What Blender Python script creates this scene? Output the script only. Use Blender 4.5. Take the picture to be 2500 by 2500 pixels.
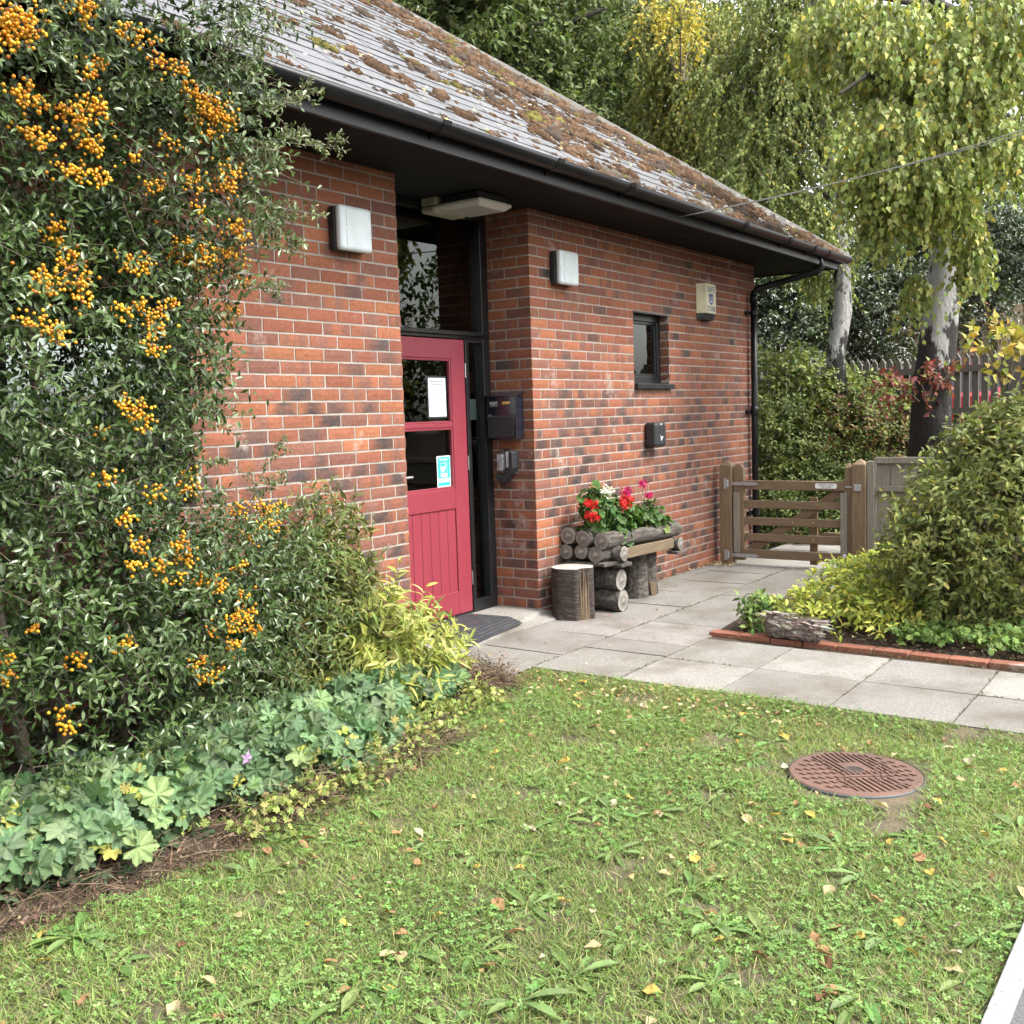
import bpy, bmesh, math
import numpy as np
from mathutils import Vector, Matrix

# ------------------------------------------------------------------ scene, camera, light
for o in list(bpy.data.objects):
    bpy.data.objects.remove(o)
S = bpy.context.scene
COL = S.collection
R_ = math.radians
CAM = np.array([-4.99389, -4.33308, 1.46098]); YAW, PIT, ROL, FPX = .9554, .09227, -.03154, 2547.177
FW = np.array([math.sin(YAW)*math.cos(PIT), math.cos(YAW)*math.cos(PIT), -math.sin(PIT)])
_r = np.cross(FW, [0, 0, 1]); _r /= np.linalg.norm(_r); _u = np.cross(_r, FW)
RT = _r*math.cos(ROL)+_u*math.sin(ROL); UP = -_r*math.sin(ROL)+_u*math.cos(ROL)
cd = bpy.data.cameras.new('camera'); cam = bpy.data.objects.new('camera', cd); COL.objects.link(cam)
cd.sensor_width = 36; cd.sensor_height = 36; cd.lens = FPX/2500*36; cd.clip_start = .05; cd.clip_end = 2000
m = Matrix.Identity(4)
for i in range(3):
    m[i][0], m[i][1], m[i][2], m[i][3] = RT[i], UP[i], -FW[i], CAM[i]
cam.matrix_world = m
S.camera = cam
SUN_EL, SUN_AZ = R_(52), R_(168)      # azimuth measured from +Y towards +X
w = bpy.data.worlds.new('World'); S.world = w; w.use_nodes = True
nt = w.node_tree; bg = nt.nodes['Background']
sky = nt.nodes.new('ShaderNodeTexSky'); sky.sky_type = 'NISHITA'; sky.sun_disc = False
sky.sun_elevation = SUN_EL; sky.sun_rotation = SUN_AZ; sky.air_density = 1.6; sky.dust_density = 4.0
hs = nt.nodes.new('ShaderNodeHueSaturation'); hs.inputs['Saturation'].default_value = .22
nt.links.new(sky.outputs[0], hs.inputs['Color']); nt.links.new(hs.outputs[0], bg.inputs[0])
bg.inputs[1].default_value = .15
sl = bpy.data.lights.new('sun', 'SUN'); sl.energy = 1.4; sl.angle = R_(14); sl.color = (1, .95, .88)
sun = bpy.data.objects.new('sun', sl); COL.objects.link(sun); sun.location = (0, -10, 20)
sd = Vector((math.sin(SUN_AZ)*math.cos(SUN_EL), math.cos(SUN_AZ)*math.cos(SUN_EL), math.sin(SUN_EL)))
sun.rotation_euler = sd.to_track_quat('Z', 'Y').to_euler()
S.view_settings.view_transform = 'Standard'; S.view_settings.look = 'None'
S.view_settings.exposure = 1.80; S.view_settings.gamma = 1; S.view_settings.use_curve_mapping = False
S.render.engine = 'CYCLES'; S.cycles.use_denoising = True
S.cycles.use_adaptive_sampling = True; S.cycles.adaptive_threshold = .025; S.cycles.max_bounces = 6; S.cycles.diffuse_bounces = 3; S.cycles.glossy_bounces = 3
S.cycles.transmission_bounces = 4; S.cycles.transparent_max_bounces = 8
S.cycles.caustics_reflective = False; S.cycles.caustics_refractive = False

rng = np.random.default_rng(11)
rnd = rng.random

# pixel of the 2500 px photograph -> a point in the place
def _ray(x, y): return FW + RT*(x-1250)/FPX - UP*(y-1250)/FPX
def Pd(x, y, d): return CAM + _ray(x, y)*d
def Pz(x, y, z): r = _ray(x, y); return CAM + r*((z-CAM[2])/r[2])
def Py(x, y, Y): r = _ray(x, y); return CAM + r*((Y-CAM[1])/r[1])

# ------------------------------------------------------------------ materials
def newmat(name):
    mt = bpy.data.materials.new(name); mt.use_nodes = True
    n = mt.node_tree; return mt, n, n.nodes['Principled BSDF']
def N(n, t, **kw):
    x = n.nodes.new(t)
    for k, v in kw.items(): setattr(x, k, v)
    return x
def mixrgb(n, fac, a, b, mode='MIX'):
    x = N(n, 'ShaderNodeMix', data_type='RGBA', blend_type=mode)
    for idx, v in ((0, fac), (6, a), (7, b)):
        if hasattr(v, 'links'): n.links.new(v, x.inputs[idx])
        elif isinstance(v, (int, float)): x.inputs[idx].default_value = v
        else: x.inputs[idx].default_value = (*v, 1)
    return x.outputs[2]
def noise(n, scale, detail=4, rough=.6, vec=None, coord='Object'):
    tc = N(n, 'ShaderNodeTexCoord'); x = N(n, 'ShaderNodeTexNoise')
    x.inputs['Scale'].default_value = scale; x.inputs['Detail'].default_value = detail; x.inputs['Roughness'].default_value = rough
    src = tc.outputs[coord]
    if vec:
        mp = N(n, 'ShaderNodeMapping'); mp.inputs['Scale'].default_value = vec; n.links.new(src, mp.inputs[0]); src = mp.outputs[0]
    n.links.new(src, x.inputs['Vector']); return x.outputs['Fac']
def ramp(n, fac, a, b, c0=(0, 0, 0), c1=(1, 1, 1)):
    x = N(n, 'ShaderNodeValToRGB'); e = x.color_ramp.elements
    e[0].position = a; e[1].position = b; e[0].color = (*c0, 1); e[1].color = (*c1, 1)
    n.links.new(fac, x.inputs[0]); return x.outputs[0]
def bump(n, b, h, strength=.3, dist=.01):
    x = N(n, 'ShaderNodeBump'); x.inputs['Strength'].default_value = strength; x.inputs['Distance'].default_value = dist
    n.links.new(h, x.inputs['Height']); n.links.new(x.outputs[0], b.inputs['Normal'])
def mat(name, c, rough=.6, c2=None, scale=8, lo=.35, hi=.65, bs=0, bscale=None, vec=None, metal=0, spec=.5, coat=0, bd=.01):
    mt, n, b = newmat(name)
    b.inputs['Base Color'].default_value = (*c, 1); b.inputs['Roughness'].default_value = rough
    b.inputs['Metallic'].default_value = metal; b.inputs['Specular IOR Level'].default_value = spec
    if coat: b.inputs['Coat Weight'].default_value = coat
    if c2 is not None:
        f = noise(n, scale, 6, .65, vec); n.links.new(mixrgb(n, ramp(n, f, lo, hi), c, c2), b.inputs['Base Color'])
    if bs: bump(n, b, noise(n, bscale or scale*4, 5, .7, vec), bs, bd)
    return mt
def colmat(name, rough=.6, spec=.4, ns=60, namt=.35, bs=.3, bscale=120, trans=0., stain=None):
    """base colour from the mesh colour attribute, broken up by noise; trans = thin-leaf translucency"""
    mt, n, b = newmat(name)
    at = N(n, 'ShaderNodeAttribute', attribute_name='Col')
    c = at.outputs['Color']
    if namt:
        f = noise(n, ns, 4, .7); g = ramp(n, f, .3, .7, (1-namt,)*3, (1+namt*.6,)*3); c = mixrgb(n, 1., c, g, 'MULTIPLY')
    if stain: 
        f2 = noise(n, stain[0], 5, .65); c = mixrgb(n, ramp(n, f2, stain[1], stain[2]), c, stain[3])
    n.links.new(c, b.inputs['Base Color']); b.inputs['Roughness'].default_value = rough; b.inputs['Specular IOR Level'].default_value = spec
    if bs: bump(n, b, noise(n, bscale, 5, .7), bs, .004)
    if trans:
        tr = N(n, 'ShaderNodeBsdfTranslucent'); mx = N(n, 'ShaderNodeMixShader'); mx.inputs[0].default_value = trans
        n.links.new(mixrgb(n, 1., c, (1.25, 1.3, .7), 'MULTIPLY'), tr.inputs[0])
        out = n.nodes['Material Output']; n.links.new(b.outputs[0], mx.inputs[1]); n.links.new(tr.outputs[0], mx.inputs[2]); n.links.new(mx.outputs[0], out.inputs[0])
    return mt
M = {}
M['brick'] = colmat('brick', .85, .25, 45, .30, .55, 160, stain=(3.2, .60, .78, (.42, .36, .32)))
M['mortar'] = mat('mortar', (.43, .39, .35), .95, (.27, .245, .22), 4, bs=.8, bscale=150)
M['slate'] = colmat('slate', .50, .5, 9, .22, .35, 60, stain=(14, .66, .74, (.42, .42, .40)))
M['hip'] = mat('hip_mortar', (.115, .11, .10), .95, (.34, .335, .31), 16, .56, .70, bs=.6, bscale=40)
M['moss'] = colmat('moss', 1., .05, 160, .6, 1., 260)
M['black_paint'] = mat('black_paint', (.005, .005, .008), .42, (.008, .008, .012), 3, bs=.06, bscale=20)
M['soffit'] = mat('soffit_paint', (.006, .0055, .006), .75, (.010, .009, .009), 2, spec=.15, bs=.1, bscale=12)
M['gutter'] = mat('gutter_plastic', (.005, .006, .008), .34, (.014, .014, .015), 6, bs=.05, bscale=18, spec=.25)
M['frame'] = mat('frame_black', (.006, .007, .008), .3, (.016, .016, .018), 6)
M['red'] = mat('red_door_paint', (.225, .032, .050), .42, (.205, .027, .042), 2.5, bs=.08, bscale=60)
M['white_plastic'] = mat('white_plastic', (.60, .66, .69), .35, (.52, .57, .60), 7, coat=.2)
M['cream'] = mat('cream_plastic', (.62, .58, .40), .5, (.48, .44, .30), 9)
M['cream_light'] = mat('old_lamp_plastic', (.5, .47, .36), .5, (.36, .33, .24), 9)
M['opal'] = mat('opal_diffuser', (.55, .54, .52), .35)
M['chrome'] = mat('steel', (.55, .56, .58), .32, (.4, .4, .42), 20, metal=1)
M['galv'] = mat('galvanised', (.42, .46, .50), .45, (.58, .62, .66), 30, metal=.75)
M['brass'] = mat('brass_plate', (.55, .42, .16), .35, metal=.8)
M['paper'] = mat('paper', (.72, .80, .82), .8)
M['ink'] = mat('ink', (.04, .04, .05), .8)
M['blue_ink'] = mat('blue_ink', (.03, .06, .22), .6)
M['white_ink'] = mat('white_ink', (.8, .82, .82), .6)
M['green_sign'] = mat('green_sign', (.02, .42, .34), .4)
M['pbox'] = mat('postbox_paint', (.008, .009, .016), .22, (.014, .015, .022), 12, coat=.3)
M['charcoal'] = mat('charcoal_plastic', (.016, .018, .022), .5, (.024, .026, .03), 30, bs=.1, bscale=200)
M['clear'] = mat('cloudy_plastic', (.42, .44, .46), .15, (.2, .2, .22), 30, spec=.8)
M['rubber'] = mat('rubber_mat', (.022, .024, .030), .7, (.045, .045, .05), 14, bs=.3, bscale=60)
M['concrete'] = colmat('paving_concrete', .9, .25, 95, .42, .6, 160, stain=(1.7, .46, .68, (.13, .115, .095)))
M['concrete_new'] = colmat('paving_new', .9, .25, 120, .15, .3, 200)
M['soil'] = mat('soil', (.060, .042, .030), 1, (.11, .080, .055), 14, bs=1., bscale=40, bd=.03)
M['lawn_soil'] = mat('lawn_soil', (.085, .080, .045), 1, (.16, .125, .08), 6, bs=.9, bscale=60, bd=.02)
M['asphalt'] = mat('asphalt', (.075, .075, .08), .9, (.14, .14, .14), 160, bs=.6, bscale=220)
M['road_paint'] = mat('road_paint', (.34, .34, .33), .85, (.15, .15, .145), 70, .52, .66, bs=.4, bscale=120)
M['wood'] = mat('gate_wood', (.155, .105, .062), .75, (.215, .15, .095), 5, vec=(3, 1, 10), bs=.35, bscale=30)
M['wood_v'] = mat('post_wood', (.165, .11, .064), .75, (.23, .165, .10), 5, vec=(10, 10, .8), bs=.35, bscale=30)
M['wood_grey'] = mat('weathered_board', (.30, .275, .225), .85, (.19, .165, .135), 6, vec=(14, 14, .8), bs=.4, bscale=30)
M['picket'] = mat('picket_wood', (.10, .09, .08), .85, (.17, .15, .13), 6, vec=(12, 12, 1), bs=.3, bscale=30)
M['log_bark'] = mat('log_bark', (.050, .041, .035), .95, (.14, .125, .108), 7, .42, .62, vec=(1, 5, 5), bs=.9, bscale=18, bd=.02)
M['stump_bark'] = mat('stump_bark', (.040, .029, .024), .9, (.13, .108, .090), 6, .50, .66, vec=(2, 2, 16), bs=.9, bscale=9, bd=.02)
M['split_wood'] = mat('split_wood', (.20, .14, .085), .85, (.09, .06, .04), 5, vec=(22, 22, 1.2), bs=.7, bscale=20)
M['beam'] = mat('beam_wood', (.17, .125, .075), .8, (.11, .08, .05), 7, vec=(1, 8, 10), bs=.4, bscale=20)
M['cut'] = None
def cutmat(name, a, b_):
    mt, n, b = newmat(name); tc = N(n, 'ShaderNodeTexCoord'); wv = N(n, 'ShaderNodeTexWave', wave_type='RINGS', rings_direction='SPHERICAL')
    wv.inputs['Scale'].default_value = 5; wv.inputs['Distortion'].default_value = 3.5; wv.inputs['Detail'].default_value = 3; wv.inputs['Detail Scale'].default_value = 4
    n.links.new(tc.outputs['Object'], wv.inputs['Vector'])
    f = noise(n, 16, 5, .7); c = mixrgb(n, wv.outputs['Fac'], a, b_); c = mixrgb(n, ramp(n, f, .4, .7), c, tuple(x*.62 for x in b_))
    n.links.new(c, b.inputs['Base Color']); b.inputs['Roughness'].default_value = .9; bump(n, b, wv.outputs['Fac'], .5, .006); return mt
M['cut'] = cutmat('cut_log_end', (.30, .28, .25), (.15, .135, .12))
M['cut_pale'] = cutmat('cut_stump_top', (.50, .47, .42), (.38, .35, .31))
M['rust'] = mat('manhole_iron', (.150, .082, .060), .8, (.105, .060, .047), 5, bs=.3, bscale=120)
M['rust_dark'] = mat('manhole_hole', (.03, .026, .022), .8)
M['grey_ring'] = mat('manhole_frame', (.075, .085, .088), .6)
M['rot'] = mat('rotten_wood', (.15, .105, .085), .95, (.46, .41, .37), 10, .42, .66, vec=(2, 1, 6), bs=1., bscale=20, bd=.03)
M['birch_bark'] = None
def birch():
    mt, n, b = newmat('birch_bark')
    tc = N(n, 'ShaderNodeTexCoord'); sp = N(n, 'ShaderNodeSeparateXYZ'); n.links.new(tc.outputs['Object'], sp.inputs[0])
    f1 = noise(n, 3.2, 6, .7, (2.2, 2.2, 1.0)); mr = N(n, 'ShaderNodeMapRange'); mr.inputs[1].default_value = 1.55; mr.inputs[2].default_value = 2.3; mr.inputs[3].default_value = .20; mr.inputs[4].default_value = -.03
    n.links.new(sp.outputs[2], mr.inputs[0]); ad = N(n, 'ShaderNodeMath', operation='ADD'); n.links.new(f1, ad.inputs[0]); n.links.new(mr.outputs[0], ad.inputs[1])
    c = mixrgb(n, ramp(n, ad.outputs[0], .5, .56), (.42, .42, .40), (.028, .025, .023))
    n.links.new(c, b.inputs['Base Color']); b.inputs['Roughness'].default_value = .9; bump(n, b, noise(n, 7, 6, .75, (2.2, 2.2, .8)), 1., .12); return mt
M['birch_bark'] = birch()
M['bark'] = mat('tree_bark', (.055, .047, .040), .95, (.10, .09, .075), 5, vec=(3, 3, .7), bs=.9, bscale=9, bd=.04)
M['twig'] = mat('twig', (.12, .095, .070), .9)
M['twig_green'] = mat('green_stem', (.13, .15, .06), .8)
M['straw'] = colmat('dry_stems', .95, .1, 40, .4, 0)
M['leaf_gloss'] = colmat('glossy_leaf', .34, .5, 30, .25, 0, trans=.12)
M['leaf'] = colmat('leaf', .55, .35, 25, .22, 0, trans=.28)
M['leaf_soft'] = colmat('soft_leaf', .75, .25, 60, .25, .4, 220, trans=.2)
M['grass'] = colmat('grass', .6, .3, 20, .2, 0, trans=.35)
M['berry'] = colmat('berry', .28, .5, 80, .2, 0)
M['petal'] = colmat('petal', .6, .3, 40, .2, 0, trans=.3)
M['dry_leaf'] = colmat('dry_leaf', .8, .2, 60, .35, .3, 120, trans=.15)
M['cable'] = mat('cable', (.24, .24, .23), .5)
M['roof_tile'] = mat('orange_roof', (.36, .17, .09), .85, (.27, .12, .07), 9, bs=.4, bscale=30)
M['brick_far'] = mat('pinkish_render', (.42, .26, .22), .9)
M['panel_far'] = mat('brown_panel', (.15, .115, .08), .9, (.2, .15, .1), 8)
M['car_red'] = mat('car_red', (.35, .02, .03), .3, coat=.5)
M['car_blue'] = mat('car_blue', (.10, .14, .22), .3, coat=.5)
M['plaster'] = mat('inside_plaster', (.62, .62, .60), .9)
M['inside_floor'] = mat('inside_floor', (.10, .09, .08), .7)
M['teal'] = mat('teal_tool', (.07, .13, .14), .5)
M['spec_far'] = mat('far_slope', (.05, .07, .03), 1, (.08, .09, .04), 2)
def glassmat(name, tint=(.80, .86, .84), rough=.0):
    mt, n, b = newmat(name); n.nodes.remove(b)
    t = N(n, 'ShaderNodeBsdfTransparent'); t.inputs[0].default_value = (*tint, 1)
    g = N(n, 'ShaderNodeBsdfGlossy'); g.inputs['Roughness'].default_value = rough; g.inputs[0].default_value = (.95, 1, .98, 1)
    fr = N(n, 'ShaderNodeFresnel'); fr.inputs[0].default_value = 1.52
    mu = N(n, 'ShaderNodeMath', operation='MULTIPLY'); mu.inputs[1].default_value = 1.15; mu.use_clamp = True; n.links.new(fr.outputs[0], mu.inputs[0])
    mx = N(n, 'ShaderNodeMixShader'); n.links.new(mu.outputs[0], mx.inputs[0]); n.links.new(t.outputs[0], mx.inputs[1]); n.links.new(g.outputs[0], mx.inputs[2])
    n.links.new(mx.outputs[0], n.nodes['Material Output'].inputs[0]); return mt
M['glass'] = glassmat('window_glass')

# ------------------------------------------------------------------ object helpers
def tag(o, label=None, cat=None, group=None, kind=None):
    if label: o['label'] = label
    if cat: o['category'] = cat
    if group: o['group'] = group
    if kind: o['kind'] = kind
    return o
def empty(name, loc=(0, 0, 0), label=None, cat=None, group=None):
    o = bpy.data.objects.new(name, None); o.location = [float(v) for v in loc]; o.empty_display_size = .1; COL.objects.link(o)
    return tag(o, label, cat, group)
def wloc(o):
    v = Vector(o.location)
    return v + wloc(o.parent) if o.parent and o.matrix_parent_inverse == Matrix.Identity(4) else v
def adopt(o, parent):
    """child modelled in world coordinates"""
    if parent is not None:
        o.parent = parent
        o.matrix_parent_inverse = mw(parent).inverted()
    return o
def mw(o):
    mm = o.matrix_basis.copy()
    if o.parent: mm = mw(o.parent) @ o.matrix_parent_inverse @ mm
    return mm
def npmesh(name, V, F, col=None, smooth=False):
    """V (n,3), F (m,3 or 4) arrays, col (n,3) point colours"""
    V = np.asarray(V, np.float32); F = np.asarray(F, np.int32); k = F.shape[1]
    me = bpy.data.meshes.new(name); me.vertices.add(len(V)); me.vertices.foreach_set('co', V.ravel())
    me.loops.add(F.size); me.loops.foreach_set('vertex_index', F.ravel()); me.polygons.add(len(F))
    me.polygons.foreach_set('loop_start', np.arange(0, F.size, k, dtype=np.int32))
    me.polygons.foreach_set('use_smooth', np.full(len(F), bool(smooth)))
    if col is not None:
        ca = me.color_attributes.new('Col', 'FLOAT_COLOR', 'POINT')
        c4 = np.ones((len(V), 4), np.float32); c4[:, :3] = col; ca.data.foreach_set('color', c4.ravel())
    me.update(calc_edges=True)
    return me
def obj(name, me, mt=None, parent=None, kind=None, local=False):
    o = bpy.data.objects.new(name, me); COL.objects.link(o)
    if mt is not None:
        if len(me.materials) == 0: me.materials.append(M[mt] if isinstance(mt, str) else mt)
    if parent is not None:
        if local: o.parent = parent
        else: adopt(o, parent)
    if kind: o['kind'] = kind
    return o
class MB:
    def __init__(s): s.v = []; s.f = []; s.c = []
    def add(s, vs, fs, c=None):
        k = len(s.v); s.v += [tuple(float(a) for a in q) for q in vs]; s.f += [tuple(k+i for i in q) for q in fs]
        if c is not None: s.c += [c]*len(vs)
        return s
    def box(s, x0, x1, y0, y1, z0, z1, c=None):
        x0, x1 = min(x0, x1), max(x0, x1); y0, y1 = min(y0, y1), max(y0, y1); z0, z1 = min(z0, z1), max(z0, z1)
        return s.add([(x0,y0,z0),(x1,y0,z0),(x1,y1,z0),(x0,y1,z0),(x0,y0,z1),(x1,y0,z1),(x1,y1,z1),(x0,y1,z1)],
                     [(3,2,1,0),(4,5,6,7),(0,1,5,4),(1,2,6,5),(2,3,7,6),(3,0,4,7)], c)
    def obox(s, c, ax, ay, az, c_=None):
        """oriented box: centre, three half-axis vectors"""
        c, ax, ay, az = map(np.asarray, (c, ax, ay, az))
        vs = [c+sx*ax+sy*ay+sz*az for sz in (-1, 1) for sx, sy in ((-1,-1),(1,-1),(1,1),(-1,1))]
        return s.add(vs, [(3,2,1,0),(4,5,6,7),(0,1,5,4),(1,2,6,5),(2,3,7,6),(3,0,4,7)], c_)
    def bar(s, p, q, w, h, up=(0,0,1)):
        p, q, up = map(np.asarray, (p, q, up)); d = (q-p)/2; dn = d/np.linalg.norm(d); a = np.cross(dn, up); a = a/np.linalg.norm(a); b = np.cross(a, dn)
        return s.obox((p+q)/2, d, a*w/2, b*h/2)
    def tube(s, pts, rad, n=10, cap=True, jit=0., c=None):
        pts = [np.asarray(p, float) for p in pts]; k = len(pts)
        rad = [rad]*k if np.isscalar(rad) else rad; rings = []
        ref = np.array([0, 0, 1.]) if abs((pts[-1]-pts[0])[2]) < .8*np.linalg.norm(pts[-1]-pts[0])+1e-9 else np.array([1., 0, 0])
        vs = []
        for i, p in enumerate(pts):
            d = pts[min(i+1, k-1)]-pts[max(i-1, 0)]; d = d/(np.linalg.norm(d)+1e-9); a = np.cross(d, ref); a /= np.linalg.norm(a)+1e-9; b = np.cross(d, a)
            for j in range(n):
                t = 2*math.pi*j/n; r = rad[i]*(1+jit*(rnd()-.5)); vs.append(p+(a*math.cos(t)+b*math.sin(t))*r)
        fs = [(i*n+j, i*n+(j+1) % n, (i+1)*n+(j+1) % n, (i+1)*n+j) for i in range(k-1) for j in range(n)]
        if cap: fs += [tuple(range(n-1, -1, -1)), tuple(range((k-1)*n, k*n))]
        return s.add(vs, fs, c)
    def lathe(s, prof, c, n=24, axis='z'):
        vs = []; k = len(prof)
        for r, h in prof:
            for j in range(n):
                t = 2*math.pi*j/n; q = (r*math.cos(t), r*math.sin(t), h)
                if axis == 'y': q = (q[0], h, q[1])
                if axis == 'x': q = (h, q[0], q[1])
                vs.append((c[0]+q[0], c[1]+q[1], c[2]+q[2]))
        fs = [(i*n+j, i*n+(j+1) % n, (i+1)*n+(j+1) % n, (i+1)*n+j) for i in range(k-1) for j in range(n)]
        return s.add(vs, fs)
    def build(s, name, mt, parent=None, bevel=0, smooth=False, kind=None, seg=2):
        me = bpy.data.meshes.new(name); me.from_pydata(s.v, [], s.f)
        if s.c:
            ca = me.color_attributes.new('Col', 'FLOAT_COLOR', 'POINT'); ca.data.foreach_set('color', np.array([(*q, 1) for q in s.c], np.float32).ravel())
        bm = bmesh.new(); bm.from_mesh(me); bmesh.ops.recalc_face_normals(bm, faces=bm.faces); bm.to_mesh(me); bm.free()
        if smooth: me.polygons.foreach_set('use_smooth', np.ones(len(me.polygons), bool))
        o = obj(name, me, mt, parent, kind)
        if bevel:
            b = o.modifiers.new('bevel', 'BEVEL'); b.width = bevel; b.segments = seg; b.limit_method = 'ANGLE'; b.angle_limit = R_(40)
        return o
def text(name, body, size, mt, parent, origin, ux, uz, ext=.0006, align='CENTER', shear=0, sx=1.):
    cu = bpy.data.curves.new(name, 'FONT'); cu.body = body; cu.size = size; cu.extrude = ext; cu.align_x = align; cu.align_y = 'CENTER'; cu.shear = shear; cu.resolution_u = 2
    t = bpy.data.objects.new('_t', cu); COL.objects.link(t); dg = bpy.context.evaluated_depsgraph_get(); me = bpy.data.meshes.new_from_object(t.evaluated_get(dg))
    bpy.data.objects.remove(t); bpy.data.curves.remove(cu)
    ux = Vector(ux).normalized(); uz = Vector(uz).normalized(); nz = ux.cross(uz)
    mm = Matrix((ux*sx, uz, nz)).transposed().to_4x4(); mm.translation = Vector([float(a) for a in origin]); me.transform(mm)
    me.materials.clear(); return obj(name, me, mt, parent)

def copy_tree(o, parent=None):
    c = o.copy(); COL.objects.link(c)
    if parent is not None: c.parent = parent; c.matrix_parent_inverse = o.matrix_parent_inverse.copy()
    for ch in list(o.children): copy_tree(ch, c)
    return c

# ------------------------------------------------------------------ foliage helpers
def nrm(a): return a/(np.linalg.norm(a, axis=-1, keepdims=True)+1e-9)
def unit(n): return nrm(rng.normal(size=(n, 3)))
def leaf_tpl(prof, fold=.25, curl=.2):
    V = []; idx = []
    for t, h in prof:
        z = -curl*t*t
        if h == 0: idx.append([len(V)]); V.append((0, t, z))
        else:
            k = len(V); idx.append([k, k+1, k+2]); V += [(-h, t, z+fold*h), (0, t, z), (h, t, z+fold*h)]
    F = []
    for a, b in zip(idx[:-1], idx[1:]):
        if len(a) == 1 and len(b) == 3: F += [(a[0], b[1], b[0]), (a[0], b[2], b[1])]
        elif len(a) == 3 and len(b) == 1: F += [(a[0], a[1], b[0]), (a[1], a[2], b[0])]
        else: F += [(a[0], a[1], b[1]), (a[0], b[1], b[0]), (a[1], a[2], b[2]), (a[1], b[2], b[1])]
    return np.array(V, np.float32), np.array(F, np.int32)
T_OVAL = leaf_tpl([(0, 0), (.35, .15), (.72, .17), (1, 0)], .35, .18)
T_SIMPLE = leaf_tpl([(0, 0), (.5, .24), (1, 0)], .3, .25)
T_BIRCH = leaf_tpl([(0, 0), (.28, .38), (1, 0)], .2, .2)
T_LANCE = leaf_tpl([(0, 0), (.32, .115), (.68, .085), (1, 0)], .5, .45)
T_ELL = leaf_tpl([(0, 0), (.3, .2), (.65, .2), (1, 0)], .35, .35)
T_DIAM = (np.array([(0, 0, 0), (-.3, .45, .06), (.3, .45, .06), (0, 1, -.15)], np.float32), np.array([(0, 2, 1), (1, 2, 3)], np.int32))
T_OAK = leaf_tpl([(0, 0), (.25, .12), (.4, .26), (.55, .18), (.75, .30), (1, 0)], .2, .15)
T_BLADE = (np.array([(-.035, 0, 0), (.035, 0, 0), (-.028, .5, -.04), (.028, .5, -.04), (0, 1, -.2)], np.float32), np.array([(0, 1, 3), (0, 3, 2), (2, 3, 4)], np.int32))
def place(tpl, P, D, Nn, size, col, grad=None):
    TV, TF = tpl; n = len(P); D = nrm(D); Sd = nrm(np.cross(D, Nn)); Nn = np.cross(Sd, D)
    size = np.broadcast_to(np.asarray(size, float), (n,))
    B = np.stack([Sd, D, Nn], 1)*size[:, None, None]           # rows: side, dir, normal
    V = np.einsum('vk,nkj->nvj', TV, B)+P[:, None, :]
    F = TF[None]+(np.arange(n)*len(TV))[:, None, None]
    C = np.repeat(col[:, None, :], len(TV), 1)
    if grad is not None: C = C*grad[None, :, None]
    return V.reshape(-1, 3), F.reshape(-1, 3), C.reshape(-1, 3)
def merge(parts):
    Vs, Fs, Cs, k = [], [], [], 0
    for V, F, C in parts: Vs.append(V); Fs.append(F+k); Cs.append(C); k += len(V)
    return np.concatenate(Vs), np.concatenate(Fs), np.concatenate(Cs)
def lf(P, s, ph=0.):
    """smooth pseudo-noise -1..1"""
    x, y, z = (P*s).T
    return (np.sin(x*1.7+y*.9+ph)+np.sin(y*2.1-z*1.3+1.7*ph+2)+np.sin(z*1.9+x*1.1-y*.6+ph*.6+4)+np.sin(x*3.7+z*3.1+ph)*.5)/3.5
def shell(ells, n, lo=.75, hi=1.0, keep=None, over=.82):
    """points near the surfaces of a union of ellipsoids (cx,cy,cz,rx,ry,rz)"""
    E = np.array(ells, float); a = (E[:, 3]*E[:, 4]+E[:, 4]*E[:, 5]+E[:, 3]*E[:, 5]); a /= a.sum()
    out_p, out_n = [], []; tot = 0
    for _ in range(30):
        k = rng.choice(len(E), n*2, p=a); u = unit(n*2); r = lo+(hi-lo)*rnd(n*2)**.7
        r = r*(1+.16*lf(u*2.3+E[k, :3], 1.3))
        P = E[k, :3]+u*E[k, 3:]*r[:, None]; G = nrm(u/E[k, 3:])
        ok = np.ones(len(P), bool)
        for e in E:
            q = (((P-e[:3])/e[3:])**2).sum(1); ok &= ~(q < (over*lo)**2)
        if keep is not None: ok &= keep(P)
        out_p.append(P[ok]); out_n.append(G[ok]); tot += ok.sum()
        if tot >= n: break
    return np.concatenate(out_p)[:n], np.concatenate(out_n)[:n]
def twigs(st, dr, L, droop, r=.0016):
    n = len(st); dr = nrm(dr); L = np.broadcast_to(L, (n,))
    ts = np.array([0, .5, 1.]); C = st[:, None]+dr[:, None]*(L[:, None]*ts)[..., None]; C[..., 2] -= np.asarray(droop)*(L[:, None]*ts**2)
    a = nrm(np.cross(dr, unit(n))); b = np.cross(dr, a); rr = np.array([1, .75, .3])*r
    V = np.stack([C+(a*math.cos(t)+b*math.sin(t))[:, None]*rr[None, :, None] for t in (0, 2.094, 4.189)], 2)   # n,3,3,3
    F = np.array([(i*3+j, i*3+(j+1) % 3, (i+1)*3+(j+1) % 3, (i+1)*3+j) for i in (0, 1) for j in range(3)])
    return V.reshape(-1, 3), (F[None]+(np.arange(n)*9)[:, None, None]).reshape(-1, 4)
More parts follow.
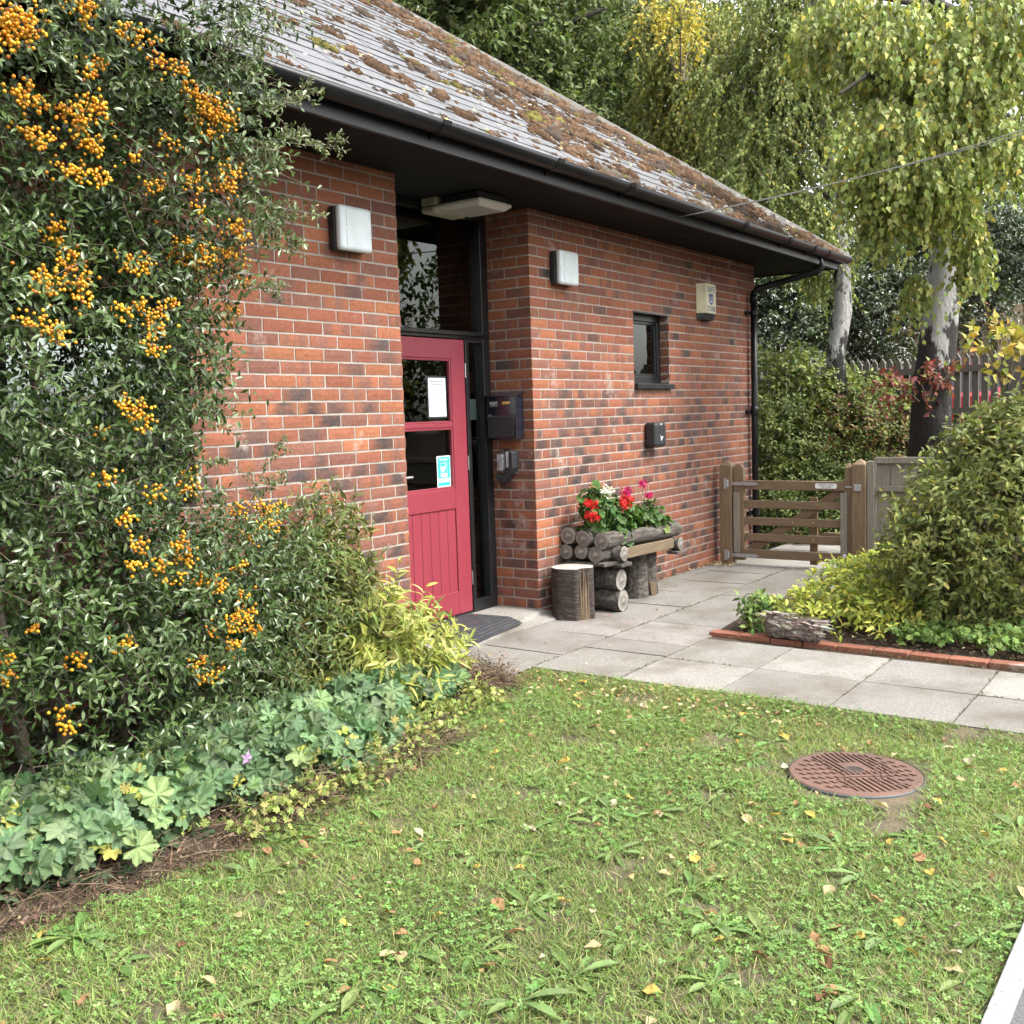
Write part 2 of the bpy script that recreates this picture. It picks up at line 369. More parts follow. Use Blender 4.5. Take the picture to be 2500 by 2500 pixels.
def spray(st, dr, L, nl, droop=.2, ang=.9, nbias=(0, 0, 1.), nj=.6, t0=.12):
    """leaves set along arching twigs; returns positions, directions, normals, twig index, t"""
    n = len(st); dr = nrm(dr); L = np.broadcast_to(np.asarray(L, float), (n,)); t = np.linspace(t0, 1, nl)
    t = t[None]+rng.normal(size=(n, nl))*.03
    P = st[:, None]+dr[:, None]*(L[:, None]*t)[..., None]; P[..., 2] -= np.asarray(droop)*(L[:, None]*t**2)
    Tn = np.repeat(dr[:, None], nl, 1).copy(); Tn[..., 2] -= 2*np.asarray(droop)*t; Tn = nrm(Tn)
    a = nrm(np.cross(Tn, np.repeat(unit(n)[:, None], nl, 1))); b = np.cross(Tn, a)
    ph = (np.arange(nl)*2.4)[None]+rnd((n, 1))*6.28; sd_ = a*np.cos(ph)[..., None]+b*np.sin(ph)[..., None]
    D = nrm(Tn*(1-ang*.55)+sd_*ang+rng.normal(size=(n, nl, 3))*.15)
    Nn = nrm(np.asarray(nbias)+rng.normal(size=(n, nl, 3))*nj)
    return P.reshape(-1, 3), D.reshape(-1, 3), Nn.reshape(-1, 3), np.repeat(np.arange(n), nl), t.reshape(-1)
def palette(n, cols, wts, var=.18):
    c = np.array(cols, float); w_ = np.array(wts, float); k = rng.choice(len(c), n, p=w_/w_.sum())
    return c[k]*(1+var*rng.normal(size=(n, 1)))*(1+.06*rng.normal(size=(n, 3)))
def leafobj(name, parts, mt, parent, kind='stuff'):
    V, F, C = merge(parts) if isinstance(parts, list) else parts
    return obj(name, npmesh(name, V, F, np.clip(C, .002, 1)), mt, parent, kind)
def twigobj(name, VF, mt, parent):
    return obj(name, npmesh(name, VF[0], VF[1]), mt, parent, 'stuff')

# ------------------------------------------------------------------ the ground
XR, XF = 1.4493, 5.72                     # recess right corner, far corner of the building
GZ = -.065                                # paving level
def bank(x, y):
    t = np.clip((x-6.4)/2.2, 0, 1); q = np.clip((x-9.9)/1.2, 0, 1); return 1.35*t*t*(3-2*t)-.62*q*q*(3-2*q)
def ground():
    xs = np.unique(np.concatenate([np.linspace(-400, -12, 8), np.linspace(-12, 26, 77), np.linspace(26, 500, 10)]))
    ys = np.unique(np.concatenate([np.linspace(-400, -16, 8), np.linspace(-16, 24, 61), np.linspace(24, 400, 8)]))
    X, Y = np.meshgrid(xs, ys); Z = -.16+bank(X, Y)+.04*lf(np.stack([X.ravel(), Y.ravel(), 0*X.ravel()], 1), 1.1).reshape(X.shape)*(X > 6.5)
    V = np.stack([X, Y, Z], -1).reshape(-1, 3); nx = len(xs)
    F = [(j*nx+i, j*nx+i+1, (j+1)*nx+i+1, (j+1)*nx+i) for j in range(len(ys)-1) for i in range(nx-1)]
    o = obj('ground', npmesh('ground', V, F, smooth=True), 'soil'); tag(o, kind='structure')
ground()
BED = [(-6, -1.1), (-3.34, -1.24), (-3.0, -1.32), (-2.7, -1.32), (-2.27, -1.31), (-1.75, -1.25), (-1.06, -1.03), (-.5, -.93), (-.2, -.86), (.16, -.80)]
def bed_y(x): return np.interp(x, [p[0] for p in BED], [p[1] for p in BED])
def lawn_z(x, y):
    P = np.stack([x, y, 0*x], -1); z = -.105+.012*lf(P, 2.6)+.006*lf(P, 7., 1.)
    return z+.03*np.clip(1-(.16-x)/.25, 0, 1)
def lawn():
    xs = np.linspace(-7, .16, 70); us = np.linspace(0, 1, 44); X = np.repeat(xs[None], 44, 0); y0 = bed_y(xs)[None]+.12
    Y = y0*(1-us[:, None])+(-3.83)*us[:, None]; Z = lawn_z(X.ravel(), Y.ravel())
    V = np.stack([X.ravel(), Y.ravel(), Z], 1); F = [(j*70+i, (j+1)*70+i, (j+1)*70+i+1, j*70+i+1) for j in range(43) for i in range(69)]
    tag(obj('lawn', npmesh('lawn', V, F, smooth=True), 'lawn_soil'), kind='structure')
lawn()
b = MB(); b.box(-60, 40, -14, -3.885, -.5, -.098); tag(b.build('road', 'asphalt'), kind='structure')
b = MB(); b.box(-60, 40, -3.885, -3.828, -.4, -.078); tag(b.build('kerb', 'road_paint', bevel=.006), kind='structure')

# paving slabs: each one a piece of its own
pav = empty('paving', (1.5, -1.2, GZ)); tag(pav, kind='structure')
b = MB(); b.box(-.15, 4.6, -.80, .5, -.3, GZ-.012); b.box(.165, 1.5, -6, -.802, -.3, GZ-.0125); b.box(1.5, 4.6, -1.42, -.802, -.3, GZ-.012)
b.build('bedding', 'soil', pav)
def slab(x0, x1, y0, y1, zt=GZ, mt='concrete', tone=None, tilt=.003):
    g = .005; nx, ny = 5, 5; t = tone or (.245+.08*(rnd()-.5)); c = np.array([t, t*.955, t*.875])*(1+.03*(rnd(3)-.5))
    xs = np.linspace(x0+g, x1-g, nx); ys = np.linspace(y0+g, y1-g, ny); tx, ty, dz = (rnd(3)-.5)*tilt
    V = []; F = []
    for j in range(ny):
        for i in range(nx):
            e = (i in (0, nx-1)) or (j in (0, ny-1))
            V.append((xs[i]+(rnd()-.5)*.003, ys[j]+(rnd()-.5)*.003, zt+dz+tx*(i/2-1)+ty*(j/2-1)-(.003 if e else 0)))
    F += [(j*nx+i, j*nx+i+1, (j+1)*nx+i+1, (j+1)*nx+i) for j in range(ny-1) for i in range(nx-1)]
    loop = list(range(nx))+[j*nx+nx-1 for j in range(1, ny)]+[(ny-1)*nx+i for i in range(nx-2, -1, -1)]+[j*nx for j in range(ny-2, 0, -1)]
    k = len(V); V += [(V[q][0], V[q][1], zt-.05) for q in loop]; L = len(loop)
    F += [(loop[q], k+q, k+(q+1) % L, loop[(q+1) % L]) for q in range(L)]
    C = np.array([c*(1+.10*(rnd()-.5)) for _ in V]); C[k:] *= .7
    o = obj('slab', npmesh('slab', V, F, C), mt, pav); return o
for (y0, y1, xs) in [(-.80, -.16, [-.17, .52, 1.12, 1.735, 2.32, 2.92, 3.52, 4.12, 4.60]),
                     (-.16, .02, [1.62, 2.1, 2.7, 3.3, 3.9, 4.60]),
                     (-1.40, -.80, [.165, .775, 1.10, 1.72, 2.34, 2.95, 3.55, 4.15, 4.60]),
                     (-2.01, -1.40, [.165, .75, 1.36]), (-2.62, -2.01, [.165, .75, 1.345]), (-3.215, -2.62, [.16, .75, 1.335]), (-3.83, -3.215, [.155, .745, 1.32])]:
    for a, c in zip(xs[:-1], xs[1:]): slab(a, c, y0, y1, tone=.195+.03*rnd() if a > 1.6 else None)
slab(-.17, .52, -.16, .0)
# sloping concrete threshold in front of the door
b = MB(); V = [(.0, .38, -.002), (1.452, .38, -.002), (1.452, 0, -.004), (1.62, .0, -.03), (1.62, -.155, GZ+.006), (.55, -.155, GZ+.012), (.0, -.1, -.03)]
b.add(V+[(x, y, -.2) for x, y, z in V], [(6, 5, 4, 3, 2, 1, 0)]+[(i, (i+1) % 7, 7+(i+1) % 7, 7+i) for i in range(7)], (.27, .26, .235)); b.build('threshold', 'concrete', pav)
for x0, x1 in ((4.61, 5.2), (5.2, 5.8), (5.8, 6.35)):
    for y0, y1 in ((-1.4, -.75), (-.75, -.12)):
        slab(x0, x1, y0, y1, GZ-.004, 'concrete_new', .30)
b = MB(); b.box(6.36, 6.44, -3, 3, -.2, .06); tag(b.build('timber_edging', 'wood', bevel=.006), 'dark timber sleeper edging the far end of the path', 'edging')

# ------------------------------------------------------------------ the brick building
bld = empty('brick_building', (1.5, 2, 0), 'low red brick building with slate hipped roof and black eaves', 'building')
wall_l = None
CH = .075
BR_OR, BR_RED, BR_PUR, BR_DK = (.270, .103, .055), (.228, .084, .051), (.150, .076, .062), (.046, .043, .043)
def brick_cols(course, nu, nv):
    low = course >= 17
    r = rnd(); pd = .36 if low else .05
    base = np.array(BR_OR if rnd() < .5 else BR_RED)*(.86+.3*rnd())*(1+.06*(rnd(3)-.5))
    g = np.repeat(np.repeat(base[None, None], nv, 0), nu, 1)
    uu = np.linspace(0, 1, nu)[None, :]; vv = np.linspace(0, 1, nv)[:, None]
    if r < pd:                           # dark burnt patch
        c0 = .25+.5*rnd(); wd = .25+.3*rnd(); f = np.exp(-(((uu-c0)/wd)**4))*np.clip(.75+.5*(rnd((nv, nu))-.3), 0, 1)
        g = g*(1-f[..., None])+np.array(BR_DK)*(.8+.7*rnd())*f[..., None]; 
        if rnd() < .4: g = g*.55+np.array(BR_PUR)*.45
    elif r < pd+.34:                     # purple flashing in vertical bands
        f = np.clip(.5+.7*np.sin(uu*(5+9*rnd())+6.3*rnd())+.25*(rnd((nv, nu))-.5), 0, 1)*.85
        g = g*(1-f[..., None])+np.array(BR_PUR)*(.85+.4*rnd())*f[..., None]
    elif r < pd+.48: g = g*.35+np.array(BR_PUR)*.65*(.9+.3*rnd())
    return g*(1+.07*(rnd((nv, nu, 1))-.5))
def brick_geo(o, u, n, a0, a1, z0, z1, course):
    """one brick face: o origin, u along the wall, n outward, from a0 to a1 along u"""
    nu, nv = (6, 3) if a1-a0 > .15 else (4, 3)
    us = np.linspace(a0, a1, nu); zs = np.linspace(z0, z1, nv); out = (rnd()-.5)*.0018
    j = (rnd((nv, nu, 2))-.5)*.0022; V = np.zeros((nv, nu, 3))
    inn = np.ones((nv, nu)); inn[0] = inn[-1] = 0; inn[:, 0] = inn[:, -1] = 0
    V[:] = np.asarray(o)+np.asarray(u)*(us[None, :, None]+j[..., :1])+np.array([0, 0, 1])*(zs[:, None, None]+j[..., 1:])
    V += np.asarray(n)*(out+inn*.0025)[..., None]
    C = brick_cols(course, nu, nv).reshape(-1, 3); V = V.reshape(-1, 3)
    F = [(r*nu+i, r*nu+i+1, (r+1)*nu+i+1, (r+1)*nu+i) for r in range(nv-1) for i in range(nu-1)]
    loop = list(range(nu))+[r*nu+nu-1 for r in range(1, nv)]+[(nv-1)*nu+i for i in range(nu-2, -1, -1)]+[r*nu for r in range(nv-2, 0, -1)]
    k = len(V); back = V[loop]-np.asarray(n)*.018; L = len(loop)
    F += [(loop[q], k+q, k+(q+1) % L, loop[(q+1) % L]) for q in range(L)]
    if np.dot(np.cross(u, [0, 0, 1]), n) < 0: F = [f[::-1] for f in F]
    return np.concatenate([V, back]), F, np.concatenate([C, C[loop]])
def courses(length, phase=0, end_half=True):
    """intervals along a wall for even / odd courses, stretcher bond"""
    def row(off):
        a = -off; out = []
        while a < length-.01:
            s, e = max(a, 0)+(.005 if a > 0 else 0), min(a+.215+.005, length); 
            if e-s > .02: out.append((s, e if e >= length-.001 else e))
            a += .225
        return out
    return row
stuff_parts = []; single = []
def brickwall(o, u, n, L, holes=(), individual=None, flip=0, mirror=False):
    """holes: (a0,a1,z0,z1)"""
    o = np.asarray(o, float)
    for cidx in range(-2, 40):
        z0 = (39-cidx-1)*CH+.006; z1 = z0+.063; 
        if cidx < 0: z0, z1 = (39-cidx-1)*CH+.005, (39-cidx-1)*CH+.07
        if z0 > 2.96: continue
        z1 = min(z1, 2.965); off = .1125 if (cidx+flip) % 2 else 0.
        a = -off
        while a < L-.012:
            s, e = max(a+.006, 0), min(a+.219, L); a += .225
            if e-s < .015: continue
            segs = [(s, e)]
            for h in holes:
                if z0 < h[3]-.01 and z1 > h[2]+.01:
                    segs = [q for s_, e_ in segs for q in ((s_, min(e_, h[0])), (max(s_, h[1]), e_)) if q[1]-q[0] > .02]
            for s_, e_ in segs:
                if mirror: s_, e_ = L-e_, L-s_
                g = brick_geo(o, u, n, s_, e_, z0, z1, cidx)
                c = g[0].mean(0)
                (single if individual is not None and individual(c) else stuff_parts).append(g)
# left pier (from -4.2 to 0): corner at X=0, so run the bond from the corner leftwards
WIN2 = (1.62, 2.6, 1.05, 2.10)            # the window hidden by the firethorn, measured from the corner
brickwall((0, 0, 0), (-1, 0, 0), (0, -1, 0), 4.2, holes=[WIN2], individual=lambda c: c[0] > -1.62 and .30 < c[2])
brickwall((0, 0, 0), (0, 1, 0), (1, 0, 0), .38)
brickwall((XR, 0, 0), (1, 0, 0), (0, -1, 0), XF-XR, holes=[(1.57, 2.245, 1.65, 2.325)])
brickwall((XR, 0, 0), (0, 1, 0), (-1, 0, 0), .40, flip=1)
brickwall((XF, 0, 0), (0, 1, 0), (1, 0, 0), 3.0, flip=1)
WX0, WX1 = XR+1.57, XR+2.245
brickwall((WX1, 0, 0), (0, 1, 0), (-1, 0, 0), .1125, holes=[(-1, 1, -1, 1.65), (-1, 1, 2.325, 4)])
brickwall((WX0, 0, 0), (0, 1, 0), (1, 0, 0), .1125, holes=[(-1, 1, -1, 1.65), (-1, 1, 2.325, 4)])
brickwall((-1.62, 0, 0), (0, 1, 0), (-1, 0, 0), .1125, holes=[(-1, 1, -1, 1.05), (-1, 1, 2.10, 4)])
# mortar cores
d = .0030
b = MB()
b.box(-4.2, -2.6, d, .3, -.3, 2.99); b.box(-2.6, -1.62, d, .3, -.3, 1.05); b.box(-2.6, -1.62, d, .3, 2.10, 2.99); b.box(-1.62, -d, d, .3, -.3, 2.99); b.box(-.2, -d, .3, .38+.06, -.3, 2.99)
wall_l = b.build('left_wall', 'mortar', bld)
b = MB()
b.box(XR+d, WX0, d, .3, -.3, 2.99); b.box(WX0, WX1, d, .3, -.3, 1.65); b.box(WX0, WX1, d, .3, 2.325, 2.99); b.box(WX1, XF-d, d, .3, -.3, 2.99)
b.box(XR+d, XR+.3, .3, .44, -.3, 2.99); b.box(XF-.3, XF-d, .3, 9, -.3, 2.99); b.box(-4.2, XF-.3, 8.7, 9, -.3, .5); b.box(-4.2, -3.0, 8.7, 9, .5, 2.99); b.box(4.4, XF-.3, 8.7, 9, .5, 2.99); b.box(-3.0, 4.4, 8.7, 9, 2.7, 2.99); b.box(-4.2, -3.9, .3, 8.7, -.3, 2.99)  # unseen rear wall given an added opening so daylight reaches the room
wall_r = b.build('right_wall', 'mortar', bld)
ctr = sorted(single, key=lambda g: np.linalg.norm(g[0].mean(0)-CAM)); single, rest = ctr[:300], ctr[300:]
stuff_parts += rest
for V, F, C in single:
    obj('brick', npmesh('brick', V, F, C), 'brick', wall_l)
k = 0; VV, FF, CC = [], [], []
for V, F, C in stuff_parts: VV.append(V); FF += [tuple(i+k for i in f) for f in F]; CC.append(C); k += len(V)
obj('brickwork', npmesh('brickwork', np.concatenate(VV), FF, np.concatenate(CC)), 'brick', wall_r, 'stuff')

# --- eaves: soffit, fascia, gutter
EY, EX, RZ, TT = -.60, 6.90, 3.085, .722    # eave line (slate edge), far eave, height there, pitch
b = MB(); b.box(-6, 6.62, -.565, .5, 2.96, 2.98); b.box(XF-.05, 6.62, .5, 9.4, 2.96, 2.98); b.build('soffit', 'soffit', bld)
b = MB()
for x0, x1 in ((-.002, .002),): pass
b.box(3.36, 3.375, -.56, -.01, 2.956, 2.9595); b.build('soffit_joint', 'black_paint', bld)
b = MB(); b.box(-6, 6.645, -.590, -.5655, 2.945, 3.075); b.box(6.6205, 6.6455, -.565, 9.4, 2.945, 3.075); b.build('fascia', 'black_paint', bld, bevel=.003)
def gutter(p0, p1, out):
    p0, p1, out = map(np.asarray, (p0, p1, out)); n = 9; r = .062; b = MB(); vs = []
    for p in (p0, p1):
        for rr in (r, r-.004):
            for j in range(n):
                t = math.pi*j/(n-1); vs.append(p+out*(-math.cos(t)*rr)+np.array([0, 0, -math.sin(t)*rr]))
    fs = []
    for j in range(n-1):
        fs += [(j, j+1, 2*n+j+1, 2*n+j), (n+j, 3*n+j, 3*n+j+1, n+j+1)]
    for e in (0, n-1): fs.append((e, 2*n+e, 3*n+e, n+e))
    fs += [tuple([*range(n), *range(2*n-1, n-1, -1)]), tuple([*range(2*n, 3*n), *range(4*n-1, 3*n-1, -1)])]
    return b.add(vs, fs)
g = gutter((-6, -.655, 3.072), (6.80, -.655, 3.072), (0, -1, 0)).build('gutter', 'gutter', bld, smooth=True)
gutter((6.71, -.60, 3.072), (6.71, 9.4, 3.072), (1, 0, 0)).build('gutter', 'gutter', bld, smooth=True)
for gx in (-2.3, -.37, .79, 1.75, 3.82, 4.90, 5.62, 6.05):
    q = gutter((gx-.035, -.655, 3.074), (gx+.035, -.655, 3.074), (0, -1, 0)); q.v = [((x), -.655+(y+.655)*1.09, 3.074+(z-3.074)*1.09) for x, y, z in q.v]
    q.box(gx-.012, gx+.012, -.60, -.588, 2.99, 3.05); q.build('gutter_bracket', 'gutter', g)
# --- roof
sv = 1/math.hypot(1, TT); SU = np.array([1., 0, 0]); SVv = np.array([0, sv, TT*sv]); SN = np.array([0, -TT*sv, sv])
RO = np.array([0, EY, RZ])
RIDGE = 4.4
b = MB(); zr = RZ+TT*(RIDGE-EY)-.02; yb = 2*RIDGE-EY; hx = EX-(RIDGE-EY)
b.add([(-6, EY+.02, RZ-.02), (EX-.02, EY+.02, RZ-.02), (hx, RIDGE, zr), (-6, RIDGE, zr), (EX-.02, yb, RZ-.02), (-6, yb, RZ-.02)], [(0, 1, 2, 3), (1, 4, 2), (4, 5, 3, 2), (0, 3, 5)])
roof = b.build('roof', 'slate', bld)
ca = roof.data.color_attributes.new('Col', 'FLOAT_COLOR', 'POINT'); ca.data.foreach_set('color', np.array([(.2, .2, .21, 1)]*len(roof.data.vertices), np.float32).ravel())
EXPO, SWD = .185, .25
def slate_local(w_, l, c):
    th = .0065; V = []; F = []
    xs = np.linspace(-w_/2+.0015, w_/2-.0015, 4); ys = [0, l*.5, l]
    top = [(x+(rnd()-.5)*.003, y+(rnd()-.5)*(.005 if y == 0 else 0), th+(rnd()-.5)*.002) for y in ys for x in xs]; bot = [(x, y, 0) for x, y, z in top]
    V = top+bot; F = [(j*4+i, j*4+i+1, (j+1)*4+i+1, (j+1)*4+i) for j in range(2) for i in range(3)]
    loop = [0, 1, 2, 3, 7, 11, 10, 9, 8, 4]; F += [(loop[(q+1) % 10], loop[q], 12+loop[q], 12+loop[(q+1) % 10]) for q in range(10)]
    C = np.array([np.array(c)*(1+.12*(rnd()-.5)) for _ in V]); C[12:] *= .5
    return np.array(V), F, C
slate_meshes = []
for i in range(8):
    t = .122+.045*(rnd()-.5); slate_meshes.append(slate_local(SWD, EXPO+.06, (t, t*1.005, t*1.06)))
SM = [npmesh('slate', *s_) for s_ in slate_meshes]
for s_ in SM: s_.materials.append(M['slate'])
tiltA = .030; SV2 = nrm(SVv*math.cos(tiltA)-SN*math.sin(tiltA)); SN2 = nrm(SN*math.cos(tiltA)+SVv*math.sin(tiltA)); MR = np.stack([SU, SV2, SN2], 1)
cand = []
for row in range(0, 30):
    v = row*EXPO; yy = EY+v*sv; off = (row % 2)*SWD/2
    for i in range(int((hx-EX)/SWD)*0-20, 30):
        x = i*SWD+off+.11; 
        if x+SWD*.35 > EX-(yy-EY)-.02 or x < -4.6 or yy > RIDGE-.2: continue
        P = RO+SU*(x+(rnd()-.5)*.004)+SVv*(v-.012)+SN*(.012+(rnd()-.5)*.003); cand.append((np.linalg.norm(P-CAM), P, rng.integers(8)))
def inview(P):
    q = P-CAM; d_ = q@FW; x = 1250+FPX*(q@RT)/d_; y = 1250-FPX*(q@UP)/d_; return -60 < x < 2560 and -60 < y < 2560 and d_ > 0
vis = sorted([c for c in cand if inview(c[1])], key=lambda c: c[0]); ids = set(id(c) for c in vis[:300])
VV, FF, CC, k = [], [], [], 0
for c in cand:
    if id(c) in ids:
        o = obj('slate', SM[c[2]], None, roof, local=True); mm = Matrix([[*MR[i], c[1][i]] for i in range(3)]+[[0, 0, 0, 1]]); o.matrix_parent_inverse = mw(roof).inverted(); o.matrix_basis = mm
    else:
        V, F, C = slate_meshes[c[2]]; VV.append(V@MR.T+c[1]); FF += [tuple(i+k for i in f) for f in F]; CC.append(C); k += len(V)
obj('slating', npmesh('slating', np.concatenate(VV), FF, np.concatenate(CC)), 'slate', roof, 'stuff')
# hip tiles
hd = nrm(np.array([-1, 1, TT])); hp0 = np.array([EX, EY, RZ])
for i in range(16):
    a = hp0+hd*(i*.42-.02)+np.array([0, 0, .012]); c = a+hd*.43; sd_ = nrm(np.cross(hd, [0, 0, 1])); upn = np.cross(sd_, hd)
    b = MB(); vs = []
    for p, rr in ((a, 1.05), (c, .98)):
        for w_, h_ in ((-.13, -.045), (-.07, .03), (0, .058), (.07, .03), (.13, -.045)):
            vs.append(p+sd_*w_*rr+upn*(h_*rr+(rnd()-.5)*.006))
    b.add(vs, [(j, j+1, 6+j, 5+j) for j in range(4)]+[(0, 1, 2, 3, 4), (9, 8, 7, 6, 5)]); b.build('hip_tile', 'hip', roof)
# moss
def moss():
    bm = bmesh.new(); bmesh.ops.create_icosphere(bm, subdivisions=1, radius=1); tv = np.array([v.co[:] for v in bm.verts]); tf = np.array([[v.index for v in f.verts] for f in bm.faces]); bm.free()
    keepf = tv[tf].mean(1)[:, 2] > -.35; tf = tf[keepf]
    n = 4200; X = rng.uniform(-2.6, 6.75, n*7); v = rng.uniform(0, 5.2, n*7)
    hipd = (EX-X)-(v*sv)                                     # distance from the hip
    okh = hipd > .1; dens = .035+.20*np.clip((X+1.0)/2.2, 0, 1)*np.clip(1.1-v/3.5, .15, 1)+.24*np.clip((X-1.4)/2.2, 0, 1)+.80*np.exp(-np.clip(hipd-.22, 0, 9)/.5)+.06*(v < .2)
    P0 = np.stack([X, v, 0*X], 1); dens *= np.clip(.5+1.0*lf(P0, 2.2), .08, 1.6)
    ok = okh & (rnd(n*7) < dens); X, v, hipd = X[ok][:n], v[ok][:n], hipd[ok][:n]; n = len(X)
    near = rnd(n) < .6; v = np.where(near, np.round(v/EXPO)*EXPO+rng.normal(size=n)*.012, v); v = np.clip(v, .015, 9)
    sz = np.clip(rng.lognormal(-3.55, .6, n)*(1+.8*np.exp(-hipd/.9)), .009, .085); parts = []
    for i in range(n):
        m_ = 2+int(sz[i]*85); q = rng.normal(size=(m_, 2))*np.array([sz[i]*1.0, sz[i]*.55]); r = sz[i]*(.48+.45*rnd(m_))*np.exp(-((q/np.array([sz[i]*1.3, sz[i]*.8]))**2).sum(1)*.35); r = np.maximum(r, .005)
        g = rnd(); c = np.array((.105, .066, .042) if g < .66 else (.080, .062, .050) if g < .9 else (.125, .115, .035) if g < .95 else (.16, .15, .125))*(.7+.6*rnd())
        P = RO+SU*(X[i]+q[:, :1])+SVv*(v[i]+q[:, 1:])+SN*.012; L = tv[None]*(r[:, None]*(1+.5*(rnd((m_, len(tv)))-.5)))[..., None]*np.array([1.1, 1, .8])
        W = P[:, None]+L@np.stack([SU, SVv, SN]); cc = c*(1+.7*(rnd((m_, len(tv), 1))-.5)); parts.append((W.reshape(-1, 3), (tf[None]+(np.arange(m_)*len(tv))[:, None, None]).reshape(-1, 3), cc.reshape(-1, 3)))
    V, F, C = merge(parts); o = obj('moss', npmesh('moss', V, F, C, smooth=True), 'moss'); tag(o, 'brown moss cushions growing over the slate roof', 'moss', kind='stuff')
moss()
# pale debris / fallen birch leaves on the roof and along the gutter
n = 260; X = rng.uniform(-1, 6.4, n); v = rng.uniform(.0, 3.2, n)*rnd(n)**.6; ok = (EX-X-v*sv) > .15; X, v = X[ok], v[ok]
P = RO+SU*X[:, None]+SVv*v[:, None]+SN*.035; parts = [place(T_BIRCH, P, SU*rng.normal(size=(len(P), 1))+SVv*rng.normal(size=(len(P), 1)), SN+rng.normal(size=(len(P), 3))*.3, .022+.02*rnd(len(P)), palette(len(P), [(.5, .42, .2), (.4, .3, .16), (.5, .48, .4)], [2, 2, 1]))]
tag(leafobj('roof_litter', parts, 'dry_leaf', None), 'small pale fallen leaves scattered over the mossy roof', 'leaf litter', kind='stuff')

# --- downpipe with its swan neck
dp = empty('downpipe', (5.48, -.06, GZ), 'black plastic downpipe at the far corner of the brick wall', 'downpipe')
b = MB(); b.tube([(5.93, -.655, 3.02), (5.93, -.655, 2.90), (5.90, -.62, 2.85), (5.62, -.16, 2.72), (5.575, -.085, 2.69), (5.555, -.06, 2.65), (5.55, -.06, 2.58)], .034, 14); b.build('swan_neck', 'gutter', dp, smooth=True)
b = MB(); b.tube([(5.55, -.06, 2.62), (5.55, -.06, -.1)], .034, 14); b.tube([(5.55, -.06, 2.64), (5.55, -.06, 2.56)], .040, 14); b.tube([(5.55, -.06, 1.48), (5.55, -.06, 1.38)], .040, 14); b.build('pipe', 'gutter', dp, smooth=True)
for z in (2.45, 1.42, .35):
    b = MB(); b.tube([(5.55, -.06, z+.02), (5.55, -.06, z-.02)], .041, 14); b.box(5.44, 5.55, -.03, -.004, z-.018, z+.018); b.build('pipe_clip', 'gutter', dp)
b = MB(); b.box(6.30, 6.36, -.50, -.44, 2.86, 2.955); b.box(6.29, 6.37, -.51, -.43, 2.885, 2.93); tag(b.build('security_sensor', 'charcoal', bevel=.006), 'tiny black sensor under the far corner of the eaves', 'sensor')

# ------------------------------------------------------------------ windows and door
def window(x0, x1, z0, z1, yf, fw, label=None, mullion=True):
    """frame in opening; glass behind; pale inner frame"""
    wn = MB()
    wn.box(x0, x1, yf, yf+.06, z1-fw, z1); wn.box(x0, x1, yf, yf+.06, z0, z0+fw); wn.box(x0, x0+fw, yf, yf+.06, z0+fw, z1-fw); wn.box(x1-fw, x1, yf, yf+.06, z0+fw, z1-fw)
    o = wn.build('window', 'frame', bld, bevel=.004)
    i = MB(); f2 = .025; a0, a1, c0, c1 = x0+fw, x1-fw, z0+fw, z1-fw; y = yf+.012
    i.box(a0, a1, y, y+.03, c1-f2, c1); i.box(a0, a1, y, y+.03, c0, c0+f2); i.box(a0, a0+f2, y, y+.03, c0+f2, c1-f2); i.box(a1-f2, a1, y, y+.03, c0+f2, c1-f2); i.build('sash', 'frame', o, bevel=.003)
    q = MB(); q.box(a0+f2, a1-f2, yf+.03, yf+.036, c0+f2, c1-f2); q.build('pane', 'glass', o)
    q = MB(); q.box(a1-f2-.012, a1-f2, yf+.037, yf+.06, c0+f2, c1-f2); q.build('spacer', 'chrome', o)
    return o
win = window(WX0+.003, WX1-.003, 1.70, 2.325, .085, .07)
b = MB(); b.box(WX0-.0, WX1+.03, -.038, .10, 1.655, 1.70); b.build('sill', 'frame', win, bevel=.004)
b = MB(); b.box(WX0+.002, WX1-.002, .0, .10, 2.310, 2.3245); b.build('lintel_strip', 'frame', win)
win2 = window(-2.6, -1.62, 1.05, 2.10, .085, .07)
# entrance frame (Y = .38)
FY = .38
ent = MB()
ent.box(.02, XR-.002, FY, FY+.09, 2.905, 2.958)          # head
ent.box(1.362, XR-.002, FY, FY+.09, 0, 2.9045)           # right jamb
ent.box(.02, .10, FY, FY+.09, 0, 2.9045)                 # left jamb
ent.box(.1005, 1.3615, FY+.002, FY+.088, 2.028, 2.085)   # transom bar
ent.box(1.146, 1.186, FY+.002, FY+.088, 0, 2.0275)       # door jamb
ent.box(1.1865, 1.3615, FY+.004, FY+.086, 0.0, .085)     # sidelight sill
ent.box(1.1865, 1.3615, FY+.004, FY+.086, 2.005, 2.0275)
entf = ent.build('entrance_frame', 'frame', bld, bevel=.004)
b = MB(); b.box(.1, 1.40, FY-.028, FY-.001, 2.052, 2.068); b.build('drip_bar', 'frame', entf, bevel=.003)
b = MB(); b.box(.1005, 1.3615, FY+.05, FY+.056, 2.0855, 2.904); b.build('transom_pane', 'glass', entf)
b = MB(); b.box(1.187, 1.361, FY+.05, FY+.056, .0855, 2.0045); b.build('sidelight_pane', 'glass', entf)
b = MB(); b.box(1.318, 1.361, FY+.06, FY+.10, 2.0855, 2.904); b.box(1.34, 1.361, FY+.06, FY+.10, .0855, 2.0045); b.build('inner_frame', 'plaster', entf)
